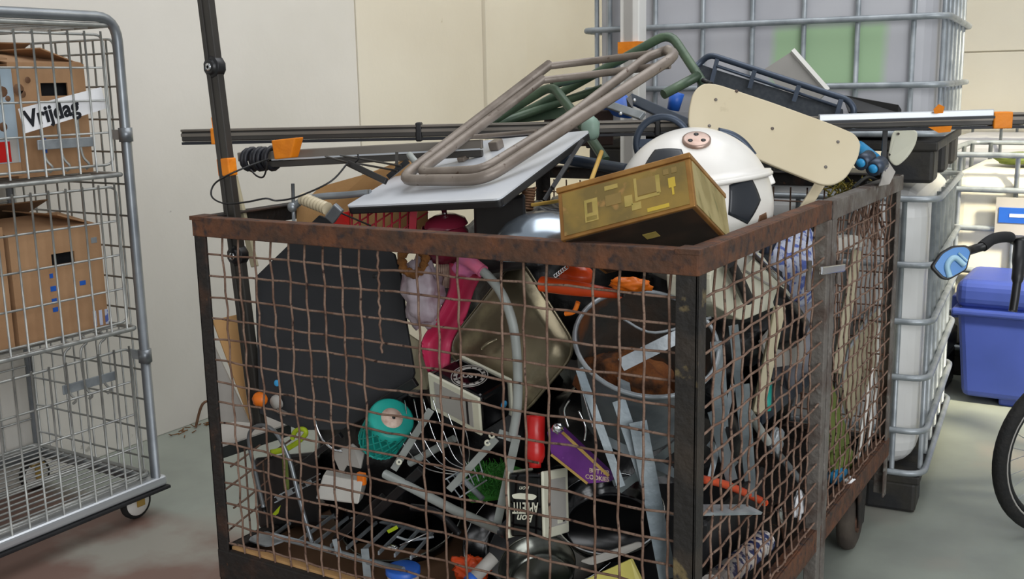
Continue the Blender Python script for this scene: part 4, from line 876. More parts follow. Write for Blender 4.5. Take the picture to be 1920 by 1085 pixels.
t.add('face', MB().plate(on_plane([(399, 600), (452, 588), (458, 620), (500, 780), (470, 792)], at(399, 600, y=1.83), at(452, 588, y=1.90), at(480, 790, y=1.88)), .006), m['card2'])
t.add('folded_flap', MB().plate(on_plane([(397, 640), (420, 690), (468, 792), (440, 790), (400, 790)], at(397, 640, y=1.832), at(440, 790, y=1.87), at(400, 790, y=1.85)), .005), m['greyboard']); t.done()
t = T('shelf_plank', 'pale plank with dark green edge low in the left end', 'plank')
pk = tl([(396, 842, 1.83), (545, 792, 1.95), (520, 770, 2.05), (398, 800, 1.97)])
t.add('top', MB().plate(pk, .004, V((0, 0, -1))), m['greyboard']); t.add('edge', MB().plate([p-V((0, 0, .0045)) for p in pk], .03, V((0, 0, -1))), M('dark_green_edge', '1c2420', '101412', 10, .6)); t.done()
one('orange_lamp_lens', 'orange plastic lens beside the foot of the cardboard sheet', 'lens', MB().blob(at(488, 748, y=1.815), (.022, .018, .018), 3, .15, seg=16, rings=10), m['orange2'])
t = T('metal_fitting', 'grey metal cap with teeth right of the orange lens', 'fitting'); t.add('cap', MB().lathe(at(512, 757, y=1.808), (.2, 1, .2), [(0, 0), (.014, .001), (.018, .008), (.018, .016)], 18), m['greyboard']); t.add('tooth', MB().bar(at(520, 768, y=1.81), at(536, 776, y=1.81), .012, .005), m['rust_grey']); t.done()

# ---- pink / mauve plastic group ----
one('plastic_film', 'crumpled mauve and white plastic film right of the dark panel', 'film', MB().blob(at(792, 548, y=1.90), (.045, .035, .075), 7, .4, 2.5), m['mauve'])
wrc = at(775, 488, y=1.87)
one('fibre_wreath', 'fuzzy brown fibre ring just under the front rim', 'wreath', MB().tube([wrc+(RT*math.cos(q)*.026+UP*math.sin(q)*.03)*(1+.06*math.sin(q*7)) for q in [2*math.pi*i/36 for i in range(36)]], [.010+.002*math.sin(i*2.1) for i in range(36)], 10, True), m['fur'])
one('pale_board', 'pale beige board end beside the dark panel', 'board', MB().plate(tl([(762, 625, 1.95), (784, 640, 1.96), (806, 700, 1.95), (800, 730, 1.95), (768, 730, 1.94)]), .01), m['beige'])
t = T('plastic_sheet', 'crumpled pink plastic sheet hanging beside the grey tube', 'plastic sheet')
def pinkfn(u, v):
    L_ = smoothline(tl([(842, 492, 1.91), (842, 540, 1.91), (815, 600, 1.92), (790, 642, 1.92), (802, 696, 1.90)]), 4); R_ = smoothline(tl([(906, 508, 1.88), (886, 545, 1.90), (872, 592, 1.92), (846, 640, 1.92), (842, 692, 1.90)]), 4)
    i = u*(len(L_)-1); a = int(min(i, len(L_)-2)); f_ = i-a; p = L_[a].lerp(L_[a+1], f_); q_ = R_[a].lerp(R_[a+1], f_)
    return p.lerp(q_, v)-FW*(.014*math.sin(v*7+u*3)+.008*math.sin(u*15))
t.add('sheet', MB().sheet(pinkfn, 24, 12, .004), m['pink'])
t.add('fold', MB().blob(at(872, 502, y=1.865), (.028, .02, .018), 5, .25, seg=20, rings=12), m['pinklight']); t.done()
one('pleated_shade', 'pale pleated paper strip under the front rim', 'shade', MB().sheet(lambda u, v: at(822+26*u, 482+58*v, y=1.93)-FW*.003*math.sin(u*40), 40, 2, .002), m['label'])

# ---- grey tube folding frame ----
t = T('folding_stool', 'light grey folding stool frame just behind the front mesh', 'frame')
bt = smoothline(tl([(884, 492, 1.83), (915, 517, 1.82), (943, 555, 1.815), (962, 610, 1.81), (970, 680, 1.805), (970, 760, 1.80), (962, 815, 1.795)]), 6)
t.add('bent_tube', MB().tube(bt, .0098, 12), m['framegrey']); t.add('pink_sleeve', MB().tube(smoothline(tl([(868, 484, 1.84), (884, 492, 1.83), (906, 509, 1.823)]), 5), .0135, 12), m['pinklight'], label='pink sleeve')
t.add('base_tube', MB().tube(tl([(722, 888, 1.82), (850, 955, 1.80), (938, 994, 1.785)]), .0105, 12), m['framegrey'])
for a_, c_, w_ in (((968, 820), (930, 992), .018), ((930, 822), (842, 918), .016), ((808, 768), (738, 880), .016), ((935, 812), (975, 825), .018)):
    kk = t.add('flat_bar', MB().bar(at(*a_, y=1.795), at(*c_, y=1.80), w_, .004), m['framegrey'], bevel=.001)
t.add('back_tube', MB().tube(tl([(768, 868, 1.90), (852, 822, 1.92)]), .009, 10), m['framegrey'])
t.add('end_cap', MB().tube(tl([(938, 994, 1.785), (950, 1000, 1.783)]), .0115, 12), m['black'])
for p in ((922, 816), (914, 830), (748, 866)): t.add('rivet', MB().lathe(at(*p, y=1.79), FW, [(.003, 0), (.007, 0), (.007, .003), (.003, .003)], 12), m['cream2'])
t.done()

# ---- brass baking tin ----
bp = (at(975, 488, y=2.11), at(1082, 655, y=2.02), at(838, 655, y=2.02))
outer = fillet(on_plane([(972, 480), (1084, 655), (972, 786), (834, 655)], *bp), .05, True, 6)
bn = (bp[1]-bp[0]).cross(bp[2]-bp[0]).normalized(); bn = bn if bn.dot(FW) < 0 else -bn
cc = sum(outer, V())/len(outer)
t = T('roasting_tin', 'dull brass coloured roasting tin standing on its corner', 'roasting tin')
inner = [cc+(p-cc)*.84+bn*.03 for p in outer]; base2 = [cc+(p-cc)*.74+bn*.034 for p in outer]; N = len(outer)
mb = MB(); mb.add(outer+inner+base2+[cc+bn*.034], [(i, (i+1) % N, N+(i+1) % N, N+i) for i in range(N)]+[(N+i, N+(i+1) % N, 2*N+(i+1) % N, 2*N+i) for i in range(N)]+[(2*N+i, 2*N+(i+1) % N, 3*N) for i in range(N)], True)
t.add('pan', mb, m['brass']); t.add('rolled_rim', MB().tube(outer, .0042, 8, True), m['brass'])
t.add('handle_tab', MB().tube(smoothline([cc-RT*.02+bn*.036, cc-RT*.035-UP*.012+bn*.045, cc-RT*.052-UP*.022+bn*.038]), .004, 8), m['brass']); t.done()

# ---- orange tools ----
t = T('spray_gun', 'orange red plastic garden spray gun between tin and bucket', 'spray gun')
oa, ob = at(1016, 532, y=1.90), at(1164, 552, y=1.88)
t.add('barrel', MB().tube([oa.lerp(ob, i/8) for i in range(9)], [.016, .0165, .0165, .016, .015, .0135, .012, .010, .008], 16), m['orange']); t.add('nozzle', MB().tube([ob, ob+(ob-oa).normalized()*.008], .004, 8), m['black'])
t.add('trigger', MB().tube(smoothline(tl([(1060, 588, 1.88), (1076, 584, 1.88), (1084, 566, 1.88)])), .005, 8), m['orange2']); t.add('tank', MB().blob(at(1080, 516, y=1.97), (.04, .03, .025), 2, .08), m['orange']); t.done()
one('orange_scoop', 'orange plastic scoop behind the bucket rim', 'scoop', MB().blob(at(1180, 533, y=2.02), (.045, .02, .014), 8, .4), m['orange2'])
one('silver_chain', 'short chrome chain above the orange spray gun', 'chain', (lambda q: [q.tube([at(1042+4*i, 516-3*i, y=1.89)+(RT*math.cos(a)+UP*math.sin(a))*.004 for a in [k*math.pi/4 for k in range(8)]], .0012, 5, True) for i in range(6)] and q)(MB()), m['chrome'])

# ---- galvanised bucket ----
mc = at(1212, 640, y=1.97); dk = dep(mc); RK = 135*dk/F
ba = (-FW*.70+UP*.71+RT*.05).normalized()
t = T('zinc_bucket', 'galvanised bucket with rusty inside tipped towards the front mesh', 'bucket')
HB = .235; r2 = RK*.74
t.add('body', MB().lathe(mc-ba*HB, ba, [(0, 0), (r2, 0), (r2*1.02, .01), (RK*.99, HB)], 40), m['bucket'])
t.add('inner_wall', MB().lathe(mc-ba*HB, ba, [(RK*.975, HB-.001), (r2*.97, .02), (0, .02)], 40), m['bucketrust'])
t.add('rim', MB().tube([mc+(ba.cross(RT).normalized()*math.cos(a)+ba.cross(ba.cross(RT)).normalized()*math.sin(a))*RK for a in [2*math.pi*i/48 for i in range(48)]], .0052, 8, True), m['galv'])
t.add('rust_crust', MB().blob(mc-ba*.11-RT*.03-UP*.01, (.10, .06, .065), 4, .3), m['crust']); 
t.add('inner_strap', MB().bar(mc-RT*.05-UP*.035-ba*.02, mc+RT*.09+UP*.035-ba*.02, .028, .005), m['galv'])
e1 = mc+RT*.1*RK/.13+UP*.02; t.add('handle', MB().tube(smoothline([mc+RT*RK*.9+UP*.05, mc+RT*.02+UP*.025-ba*.01, mc-RT*RK*.3+UP*.06-ba*.02]), .003, 6), m['galv'])
t.add('torn_flap', MB().plate([mc-RT*.06-UP*.075+ba*.002, mc-RT*.035-UP*.088+ba*.004, mc-RT*.03-UP*.125+ba*.004, mc-RT*.055-UP*.12], .002), m['bucket']); t.done()

# ---- galvanised slatted stand in front of the bucket ----
t = T('slatted_stand', 'grey galvanised stand of crossed flat straps in the front corner', 'stand')
for (a_, c_, w_, y_) in (((1086, 690), (1165, 912), .016, 1.80), ((1160, 750), (1212, 905), .026, 1.80), ((1196, 790), (1252, 1084), .034, 1.79), ((1130, 822), (1296, 902), .017, 1.825), ((1292, 815), (1160, 918), .016, 1.825), ((1262, 880), (1150, 905), .014, 1.84)):
    t.add('strap', MB().bar(at(*a_, y=y_), at(*c_, y=y_), w_, .0035), m['bucket'])
for (a_, c_, w_, x_) in (((1345, 640), (1352, 800), .03, -.76), ((1375, 610), (1404, 900), .020, -.74), ((1338, 770), (1372, 900), .026, -.75), ((1375, 720), (1330, 900), .012, -.78), ((1330, 830), (1380, 870), .016, -.80), ((1398, 720), (1412, 930), .016, -.74)):
    t.add('strap', MB().bar(at(*a_, x=x_), at(*c_, x=x_), w_, .0035), m['bucket'])
t.add('foot_plate', MB().plate(tl([(1284, 945, 1.80), (1400, 945, 2.1), (1430, 960, 2.12), (1310, 962, 1.80)]), .006), m['galv']); t.done()

# ---- two black tins with white ends ----
def tin2(name, label, px, py, d, e1, e2, e3, face):
    O, E1, E2, E3 = corner3(px, py, dep(at(px, py, y=d)), e1, e2, e3)
    t = T(name, label, 'tin', 'black tins with white ends'); n1, n2, n3 = E1.normalized(), E2.normalized(), E3.normalized()
    return t, O, E1, E2, E3, n1, n2, n3
t, O, E1, E2, E3, n1, n2, n3 = tin2('bread_tin', 'black tin with white ends and round emblem, beside the grey tube', 896, 748, 1.805, (-94, -48), (5, 68), (64, -38), 1)
t.add('body', MB().par(O+n3*.006, E1, E2, E3-n3*.012), m['blackgloss'], bevel=(.012, 4))
for k, off in ((0, 0), (1, 1)):
    o_ = O+(E3-n3*.007 if k else n3*0)-n1*.002-n2*.002
    fr_ = t.add('end_frame', MB().par(o_, E1+n1*.004, E2+n2*.004, n3*.007), m['cream2'], bevel=(.010, 4))
    if not k:
        t.add('end_panel', MB().par(O+E1*.12+E2*.14-n3*.0012, E1*.76, E2*.72, n3*.0014), m['greyboard'], parent=fr_)
        t.add('slot', MB().par(O+E1*.2+E2*.16-n3*.0018, E1*.04, E2*.68, n3*.001), m['black'], parent=fr_)
ct = O+E1*.5+E3*.5-n2*.0006
em = t.add('emblem', MB().lathe(ct, -n2, [(.036, 0), (.036, .0006), (.027, .0006), (.027, 0)], 32), m['greyboard'], label='round grey emblem'); t.add('emblem_ring', MB().lathe(ct, -n2, [(.041, 0), (.041, .0006), (.039, .0006), (.039, 0)], 32), m['greyboard'], parent=em)
rdir = (-E1).normalized(); t.add('lettering', text_mb('JUST', ct-n2*.0008, (rdir*.8+n3*.6), (n3*.8-rdir*.6), .021, .0003, bold=.0006), m['greyboard'], parent=em)
for i in range(14):
    a = 2*math.pi*i/14; q = ct-n2*.0009+(rdir*math.cos(a)+n3*math.sin(a))*.0315; t.add('emblem_mark', MB().bar(q-(rdir*math.cos(a)+n3*math.sin(a))*.003, q+(rdir*math.cos(a)+n3*math.sin(a))*.003, .003 if i % 3 else .007, .0005, n2.cross(rdir*math.cos(a)+n3*math.sin(a))), m['black'], parent=em)
q = O-n1*.0008+E2*.55+E3*.72; t.add('sticker', MB().lathe(q, -n1, [(.009, -.001), (.009, .001), (0, .001)], 16), m['skyblue']); t.done()
t, O, E1, E2, E3, n1, n2, n3 = tin2('bread_tin', 'black tin with white ends reading APPETIT upside down, low in front', 1020, 886, 1.80, (-73, 0), (3, 122), (44, -7), 1)
t.add('body', MB().par(O+n1*.006, E1-n1*.012, E2, E3), m['blackgloss'], bevel=(.008, 3))
for k in (0, 1):
    o_ = O+(E1-n1*.007 if k else n1*0)-n2*.003-n3*.003; fr_ = t.add('end_frame', MB().par(o_, n1*.007, E2+n2*.006, E3+n3*.006), m['cream2'], bevel=(.008, 4))
    if not k: t.add('end_panel', MB().par(O+E2*.12+E3*.2-n1*.0012, n1*.0014, E2*.74, E3*.68), m['greyboard'], parent=fr_); t.add('slot', MB().par(O+E2*.76+E3*.72-n1*.0018, n1*.001, E2*.06, E3*.08), m['black'], parent=fr_); t.add('slot_cover', MB().par(O+E2*.77+E3*.50-n1*.0024, n1*.0014, E2*.06, E3*.2), m['cream2'], parent=fr_)
fc = O+E1*.5-n3*.0008   # text is upside down on the front face
def fl(v, txt, size, sh=0, b_=.0004): t.add('lettering', text_mb(txt, fc+E2*v, n1, n2, size, .0003, bold=b_, shear=sh), m['cream2'])
fl(.70, 'Bon', .022, .3)
tmb = text_mb('APPETIT', V((0, 0, 0)), (1, 0, 0), (0, 1, 0), .02, .0003, bold=.0003)
mb = MB(); mb.add([fc+E2*.535+n1*v.x*.80+n2*v.y*1.7-n3*v.z for v in tmb.v], tmb.f); t.add('lettering', mb, m['cream2'])
t.add('loaf_print', MB().plate(fillet([fc+n1*a+E2*b_ for a, b_ in ((-.028, .36), (-.02, .33), (.012, .31), (.03, .34), (.026, .40), (-.02, .42))], .006, True, 3), .0004, -n3), m['cream2'])
fl(.24, 'Bon', .014, .3, 0); t.done()

# ---- teal lattice basket ----
pa, pb = at(735, 783, y=1.815), at(688, 862, y=1.815); ax_ = (pa-pb).normalized()*.9-FW*.5; ax_.normalize(); L_ = .10; rc_ = .052
top = pa; u_ = ax_.cross(UP).normalized(); v_ = ax_.cross(u_)
t = T('lattice_basket', 'teal plastic lattice basket with round pale label on its end', 'basket')
t.add('end_disc', MB().lathe(top-ax_*.02, ax_, [(rc_, 0), (rc_, .016), (rc_*.9, .02), (rc_*.45, .018), (0, .018)], 32), m['teal']); lbk_ = t.add('label_disc', MB().lathe(top, ax_, [(.025, -.003), (.025, .0006), (0, .0006)], 24), m['label']); t.add('label_hole', MB().lathe(top-u_*.004, ax_, [(.004, 0), (.004, .001), (0, .001)], 12), m['black'], parent=lbk_)
mb = MB()
for sgn in (-1, 1):
    for i in range(16):
        a0 = 2*math.pi*i/16; mb.tube([top-ax_*(.01+(L_)*k/10)+(u_*math.cos(a0+sgn*k*.09)+v_*math.sin(a0+sgn*k*.09))*(rc_-.001-.002*(k/10)) for k in range(11)], .0023, 5)
t.add('lattice_wall', mb, m['teal']); t.add('lower_rim', MB().lathe(top-ax_*(L_+.012), ax_, [(rc_*.95, 0), (rc_*.98, .004), (rc_*.95, .008), (rc_*.9, .004), (rc_*.95, 0)], 32), m['teal']); t.add('lower_disc', MB().lathe(top-ax_*(L_+.010), ax_, [(rc_*.92, 0), (0, .002)], 32), m['teal'])
t.done()

# ---- whisk and small wire tools ----
t = T('wire_whisk', 'large steel wire whisk behind the grey folding frame', 'whisk')
for i in range(7): t.add('wire_loop', MB().tube(smoothline(tl([(742+17*i, 752-2*i, 1.85), (752+20*i, 822-3*i, 1.85), (796+14*i, 876-5*i, 1.855), (860+3*i, 890-4*i, 1.86)])), .0015, 5), m['chrome'])
t.add('handle', MB().tube(tl([(858, 888, 1.86), (905, 935, 1.85)]), .007, 8), m['galv']); t.done()
t = T('wire_masher', 'small grey wire grid tool below the whisk', 'masher')
for i in range(6): t.add('tine', MB().tube(tl([(838+12*i, 898-7*i, 1.815), (862+9*i, 930-7*i, 1.81)]), .0016, 5), m['galv'])
for a_, c_ in (((836, 898), (900, 862)), ((862, 932), (912, 900)), ((850, 915), (905, 882))): t.add('frame', MB().tube(tl([(*a_, 1.815), (*c_, 1.815)]), .002, 6), m['galv'])
t.done()
mb = MB()
for k in range(420):
    a = at(random.uniform(880, 962), random.uniform(872, 932), y=random.uniform(1.86, 1.93)); mb.tube([a, a+V((random.uniform(-.012, .012), random.uniform(-.012, .012), random.uniform(.004, .02)))], .0012, 3)
one('plastic_grass', 'green plastic grass mat behind the grey flat bars', 'grass mat', mb, m['grass'], kind='stuff')
one('grass_backing', 'green mat backing under the plastic grass', 'mat', MB().plate(tl([(876, 900, 1.95), (945, 866, 1.95), (985, 880, 1.95), (940, 932, 1.9), (880, 940, 1.9)]), .01), m['grass'])
t = T('red_bottle', 'red plastic bottle standing neck down behind the grey tube', 'bottle')
rb0, rb1 = at(1003, 778, y=1.84), at(1003, 876, y=1.815)
rd = (rb1-rb0).normalized(); H_ = (rb1-rb0).length
t.add('body', MB().lathe(rb0, rd, [(0, 0), (.018, 0), (.021, .004), (.021, H_*.5), (.019, H_*.55), (.021, H_*.6), (.021, H_*.78), (.016, H_*.9), (.012, H_*.92)], 24), m['red']); t.add('cap', MB().lathe(rb0+rd*H_*.9, rd, [(.013, 0), (.013, H_*.1), (0, H_*.1)], 18), m['red']); t.done()
t = T('cookie_box', 'purple cookie carton with gold edges low at the front', 'carton')
cpts = (at(1030, 803, y=1.83), at(1140, 895, y=1.82), at(1036, 852, y=1.82)); cq = on_plane([(1026, 810), (1040, 796), (1142, 892), (1140, 903), (1102, 906), (1034, 852)], *cpts)
t.add('face', MB().plate(cq, .03), m['purple']); cn2 = (cpts[1]-cpts[0]).cross(cpts[2]-cpts[0]).normalized(); cn2 = cn2 if cn2.dot(FW) < 0 else -cn2
t.add('gold_edge', MB().bar(cq[1]+cn2*.001, cq[2]+cn2*.001, .006, .003), m['gold']); t.add('gold_edge', MB().bar(cq[5]+cn2*.001, cq[4]+cn2*.001, .005, .003), m['gold'])
rr_ = on_plane([(1105, 893), (1140, 898)], *cpts); rv = (rr_[1]-rr_[0]).normalized(); uv = cn2.cross(rv)
for p_, tx in (((1124, 884), 'BUTTER'), ((1120, 896), 'COOKIES')): t.add('lettering', text_mb(tx, on_plane([p_], *cpts)[0]+cn2*.0008, rv, uv, .0125, .0003, bold=.0003), m['label'])
t.done()
one('chrome_bauble', 'faceted chrome ball on the purple carton', 'bauble', MB().blob(at(1046, 803, y=1.80), (.012, .012, .010), 9, .4, 5, seg=12, rings=8, smooth=False), m['chrome'])
for (pts, lab) in (([(1066, 800), (1058, 770), (1068, 750)], 'thin bent chrome wire above the purple carton'), ([(1085, 770), (1098, 800), (1096, 825)], 'curved chrome wire right of the chrome ball'), ([(1080, 690), (1100, 760), (1112, 800)], 'straight steel rod beside the bucket body')):
    one('steel_wire', lab, 'wire', MB().tube(smoothline(Y(pts, 1.81)), .002, 6), m['chrome'])

# ---- pans and kitchenware at the bottom ----
def pan(name, label, c_, ax, r, h_, mat, rimmat, handle=None):
    t = T(name, label, 'pan'); ax = V(ax).normalized()
    t.add('body', MB().lathe(c_, ax, [(0, 0), (r*.78, 0), (r*.86, h_*.15), (r, h_), (r*.985, h_), (r*.85, h_*.2), (r*.76, h_*.08), (0, h_*.08)], 48), m[mat]); t.add('rim', MB().lathe(c_, ax, [(r*.985, h_), (r*1.01, h_), (r*1.01, h_+.003), (r*.985, h_+.003)], 48), m[rimmat])
    if handle: t.add('handle', MB().tube(smoothline(handle), .009, 8), m['black'])
    t.done()
pan('frying_pan', 'black frying pan with bright rim lying under the tins', at(1040, 1012, y=2.04), (-.1, -.45, 1), .21, .045, 'blackgloss', 'chrome', [at(860, 1000, y=1.95), at(820, 960, y=1.92), at(770, 950, y=1.9)])
pan('oven_tray', 'black enamel roasting dish with double steel rim beside the tins', at(1145, 990, y=1.98), (.12, -.42, 1), .12, .05, 'blackgloss', 'chrome')
pan('saucepan', 'dark polished steel saucepan at the bottom edge of the picture', at(1015, 1092, y=1.90), (.1, -.5, 1), .085, .06, 'darksteel', 'darksteel')
pan('wok', 'dark wok low behind the dish rack', at(760, 1000, y=2.08), (.1, -.35, 1), .16, .06, 'blackgloss', 'darksteel')
one('spatula', 'pale grey plastic spatula at the bottom right of the front', 'spatula', MB().plate(fillet(tl([(1086, 1052, 1.80), (1110, 1044, 1.80), (1196, 1016, 1.81), (1208, 1022, 1.81), (1180, 1036, 1.81), (1110, 1060, 1.80)]), .008, True, 3), .006), m['greyboard'], bevel=.002)
one('yellow_folder', 'pale yellow plastic folder at the bottom edge', 'folder', MB().plate(tl([(1098, 1086, 1.815), (1182, 1048, 1.83), (1200, 1086, 1.83), (1200, 1120, 1.82), (1100, 1120, 1.81)]), .012), m['yellow'])
t = T('spray_bottle', 'white bottle with blue cap lying at the bottom front', 'bottle')
wa, wb_ = at(926, 1044, y=1.83), at(890, 1082, y=1.785); t.add('body', MB().tube([wa, wa.lerp(wb_, .5), wb_], .0145, 16), m['greyboard']); t.add('cap', MB().tube([wb_, wb_+(wb_-wa)*.3], .0165, 16), m['blue']); t.done()
t = T('plastic_tub', 'small clear tub with blue lid at the bottom front', 'tub'); tc_ = at(757, 1100, y=1.80)
t.add('body', MB().lathe(tc_, (0, 0, 1), [(0, 0), (.034, 0), (.037, .035), (.0, .035)], 24), m['label']); t.add('lid', MB().lathe(tc_+V((0, 0, .0355)), (0, 0, 1), [(.04, 0), (.04, .012), (.036, .014), (0, .014)], 24), m['blue']); t.done()
one('red_wrapper', 'crumpled orange red wrapper beside the white bottle', 'wrapper', MB().blob(at(882, 1066, y=1.86), (.04, .03, .025), 6, .5, 3), m['orange'])
one('plywood_sheet', 'brown plywood sheet on the floor of the bin', 'plywood', MB().box((-1.935, 1.775, .248), (-1.30, 2.2, .262)), M('plywood_brown', '6a4c34', '5c4028', 6, .8), bevel=.001)
one('wooden_lath', 'bright tan wooden lath along the bottom front rail', 'lath', MB().box((-1.93, 1.765, .264), (-1.25, 1.785, .298)), m['card2'])
# dish rack
t = T('dish_rack', 'grey metal dish rack lying at the bottom left of the bin', 'dish rack')
t.add('front_bar', MB().tube(tl([(512, 1004, 1.80), (600, 1026, 1.795), (690, 1052, 1.79), (756, 1068, 1.785)]), .0075, 10), m['galv']); t.add('corner_plate', MB().plate(fillet(tl([(460, 1010, 1.83), (498, 994, 1.88), (540, 1010, 1.84), (500, 1024, 1.80)]), .02, True, 4), .004), m['galv'])
for a_, c_, w_ in (((628, 1010), (637, 1042), .014), ((684, 1028), (690, 1090), .018)): t.add('bracket', MB().bar(at(*a_, y=1.785), at(*c_, y=1.785), w_, .003), m['galv'])
for i in range(8): t.add('slat', MB().bar(at(560+30*i, 1014+4.5*i, y=1.82), at(630+26*i, 962+5*i, y=2.02), .009, .004, (0, 0, 1)), m['galv'])
t.add('back_bar', MB().tube(tl([(560, 968, 2.0), (680, 970, 2.02), (810, 1000, 2.02)]), .005, 8), m['galv']); t.add('bent_wire', MB().tube(smoothline(tl([(745, 1006, 1.83), (765, 1012, 1.83), (790, 1010, 1.83), (812, 1006, 1.83)])), .003, 6), m['galv'])
t.add('side_bar', MB().tube(tl([(512, 1004, 1.80), (560, 968, 2.0)]), .005, 8), m['galv']); t.done()
one('steel_spoon', 'shiny steel spoon bowl lying on the dish rack', 'spoon', MB().blob(at(736, 1026, y=1.80), (.016, .010, .006), 2, .05, seg=18, rings=12).tube(tl([(750, 1022, 1.80), (800, 1000, 1.84)]), .002, 6), m['chrome'])
one('green_clip', 'small bright green clip on the dish rack', 'clip', MB().bar(at(728, 996, y=1.83), at(744, 988, y=1.83), .008, .005), m['lime'])
# hooked tube, straps and bars at left
t = T('tube_hook', 'silver tube bent like a walking cane at bottom left', 'tube')
t.add('tube', MB().tube(smoothline(tl([(494, 950, 1.84), (480, 890, 1.83), (467, 830, 1.82), (472, 805, 1.815), (495, 797, 1.81), (520, 815, 1.80), (543, 862, 1.80), (560, 930, 1.79), (585, 1016, 1.785)]), 6), .0052, 10), m['steel_tube']); t.add('foot', MB().tube(tl([(494, 950, 1.84), (496, 962, 1.84)]), .007, 10), m['black']); t.done()
one('wire_hook', 'small chrome wire hook before the dark panel', 'hook', MB().tube(smoothline(tl([(590, 778, 1.80), (594, 800, 1.80), (606, 825, 1.80), (625, 842, 1.80), (642, 846, 1.81)])), .0032, 7), m['chrome'])
t = T('luggage_strap', 'lime green luggage strap crossing the silver hooked tube', 'strap')
t.add('strap', MB().sheet(lambda u, v: at(506+56*u, 843-12*u-22*max(0, u-.55)+11*v, y=1.815)-FW*.003*math.sin(u*8), 14, 2, .003), m['lime']); t.add('loop', MB().tube(smoothline(tl([(548, 822, 1.82), (554, 808, 1.82), (568, 804, 1.82), (574, 812, 1.82), (562, 826, 1.82)])), .006, 8), m['lime'])
t.add('tail', MB().sheet(lambda u, v: at(528+4*u+10*v, 852+66*u, y=1.84), 8, 2, .002), m['olive']); t.add('tail', MB().plate(tl([(510, 965, 1.85), (526, 948, 1.86), (522, 962, 1.86), (508, 972, 1.85)]), .003), m['lime']); t.done()
for (a_, c_, w_, y0_, y1_, lab) in (((546, 884), (640, 815), .014, 1.82, 1.84, 'black bar crossing left of the teal basket'), ((690, 975), (790, 880), .02, 1.83, 1.82, 'black bar below the teal basket'), ((630, 1010), (720, 930), .018, 1.85, 1.86, 'black bar behind the dish rack'), ((690, 770), (780, 715), .022, 1.86, 1.88, 'black bar above the teal basket')):
    one('black_bar', lab, 'bar', MB().bar(at(*a_, y=y0_), at(*c_, y=y1_), w_, .012), m['black'], 'black bars in the heap', bevel=.002)
one('slotted_strip', 'grey slotted metal strip at bottom left', 'metal strip', (lambda q: [q.bar(at(520+18*i, 935-9*i, y=1.84), at(530+18*i, 930-9*i, y=1.84), .012, .003) for i in range(4)] and q.tube(tl([(515, 942, 1.842), (600, 898, 1.842)]), .0018, 5).tube(tl([(515, 932, 1.842), (600, 888, 1.842)]), .0018, 5))(MB()), m['galv'])
one('foam_block', 'white torn foam block left of the teal basket', 'foam', MB().hexa(tl([(592, 935, 1.83), (672, 945, 1.81), (680, 902, 1.82), (606, 890, 1.85)])+tl([(600, 925, 1.95), (680, 935, 1.95), (690, 895, 1.95), (612, 880, 1.95)])), m['white'], bevel=.004)
one('paper_scrap', 'grey torn cardboard scrap above the white foam block', 'scrap', MB().plate(tl([(622, 848, 1.85), (660, 832, 1.85), (682, 850, 1.86), (676, 878, 1.85), (650, 872, 1.85), (640, 890, 1.85)]), .004), m['greyboard'])
one('orange_reflector', 'small orange reflector under the teal basket', 'reflector', MB().box(at(678, 908, y=1.83)-V((.01, .006, .0)), at(678, 908, y=1.83)+V((.012, .006, .03))), m['orange2'], bevel=.003)
one('tool_case', 'black tool case standing left in the bottom of the bin', 'case', MB().hexa(tl([(486, 990, 1.93), (600, 985, 1.92), (600, 985, 2.1), (486, 990, 2.1)])+[p+V((0, 0, .2)) for p in tl([(486, 990, 1.93), (600, 985, 1.92), (600, 985, 2.1), (486, 990, 2.1)])]), m['black'], bevel=.01)

# ---- things seen through the right side ----
t = T('enamel_bread_bin', 'cream enamel bin with black handle behind the right side mesh', 'bread bin')
cb = [at(1330, 510, x=-.80), at(1425, 470, x=-.80), at(1490, 560, x=-.80), at(1392, 602, x=-.80), at(1335, 570, x=-.80)]
t.add('body', MB().plate(fillet(cb, .03, True, 4), .10, V((-1, 0, 0))), m['cream2'], bevel=(.012, 3))
t.add('handle', MB().tube(smoothline(Xp([(1366, 492), (1382, 520), (1402, 562)], -.775)), .014, 10), m['black']); t.add('groove', MB().tube(Xp([(1392, 505), (1450, 538)], -.797), .003, 6), m['greyboard']); t.done()
one('chrome_tube', 'bright chrome tube behind the right side mesh near the rim', 'tube', MB().tube(Xp([(1408, 474), (1470, 532)], -.755), .0072, 12), m['chrome'])
one('patterned_bag', 'blue and white patterned cloth bag behind the right side mesh', 'bag', MB().blob(at(1497, 505, x=-.84), (.06, .20, .10), 4, .25), m['bluewhite'])
one('grey_cloth', 'grey crumpled cloth hanging below the patterned bag', 'cloth', MB().blob(at(1492, 625, x=-.85), (.05, .18, .13), 6, .3), m['greycloth'])
one('wooden_baton', 'beige wooden chair leg slanting down behind the near door mesh', 'chair leg', MB().bar(at(1462, 575, x=-.76), at(1420, 775, x=-.76), .026, .02), m['beige'], bevel=.003)
one('grey_board_scrap', 'grey board scrap with straight edge behind the near door mesh', 'board', MB().plate(Xp([(1428, 640), (1460, 600), (1508, 625), (1506, 680), (1445, 690)], -.80), .008), m['greyboard'])
one('teal_bottle', 'small teal bottle behind the beige chair leg', 'bottle', MB().tube(Xp([(1437, 715), (1435, 768)], -.80), .014, 12), m['teal'])
t = T('hose_nozzle', 'grey white hose nozzle lying behind the near door mesh', 'nozzle'); t.add('pipe', MB().tube(Xp([(1404, 774), (1440, 828)], -.74), .010, 10), m['framegrey']); t.add('head', MB().blob(at(1455, 825, x=-.74), (.015, .03, .03), 3, .35), m['galv']); t.add('tail', MB().tube(Xp([(1440, 828), (1500, 900)], -.745), .009, 10), m['steel_tube']); t.done()
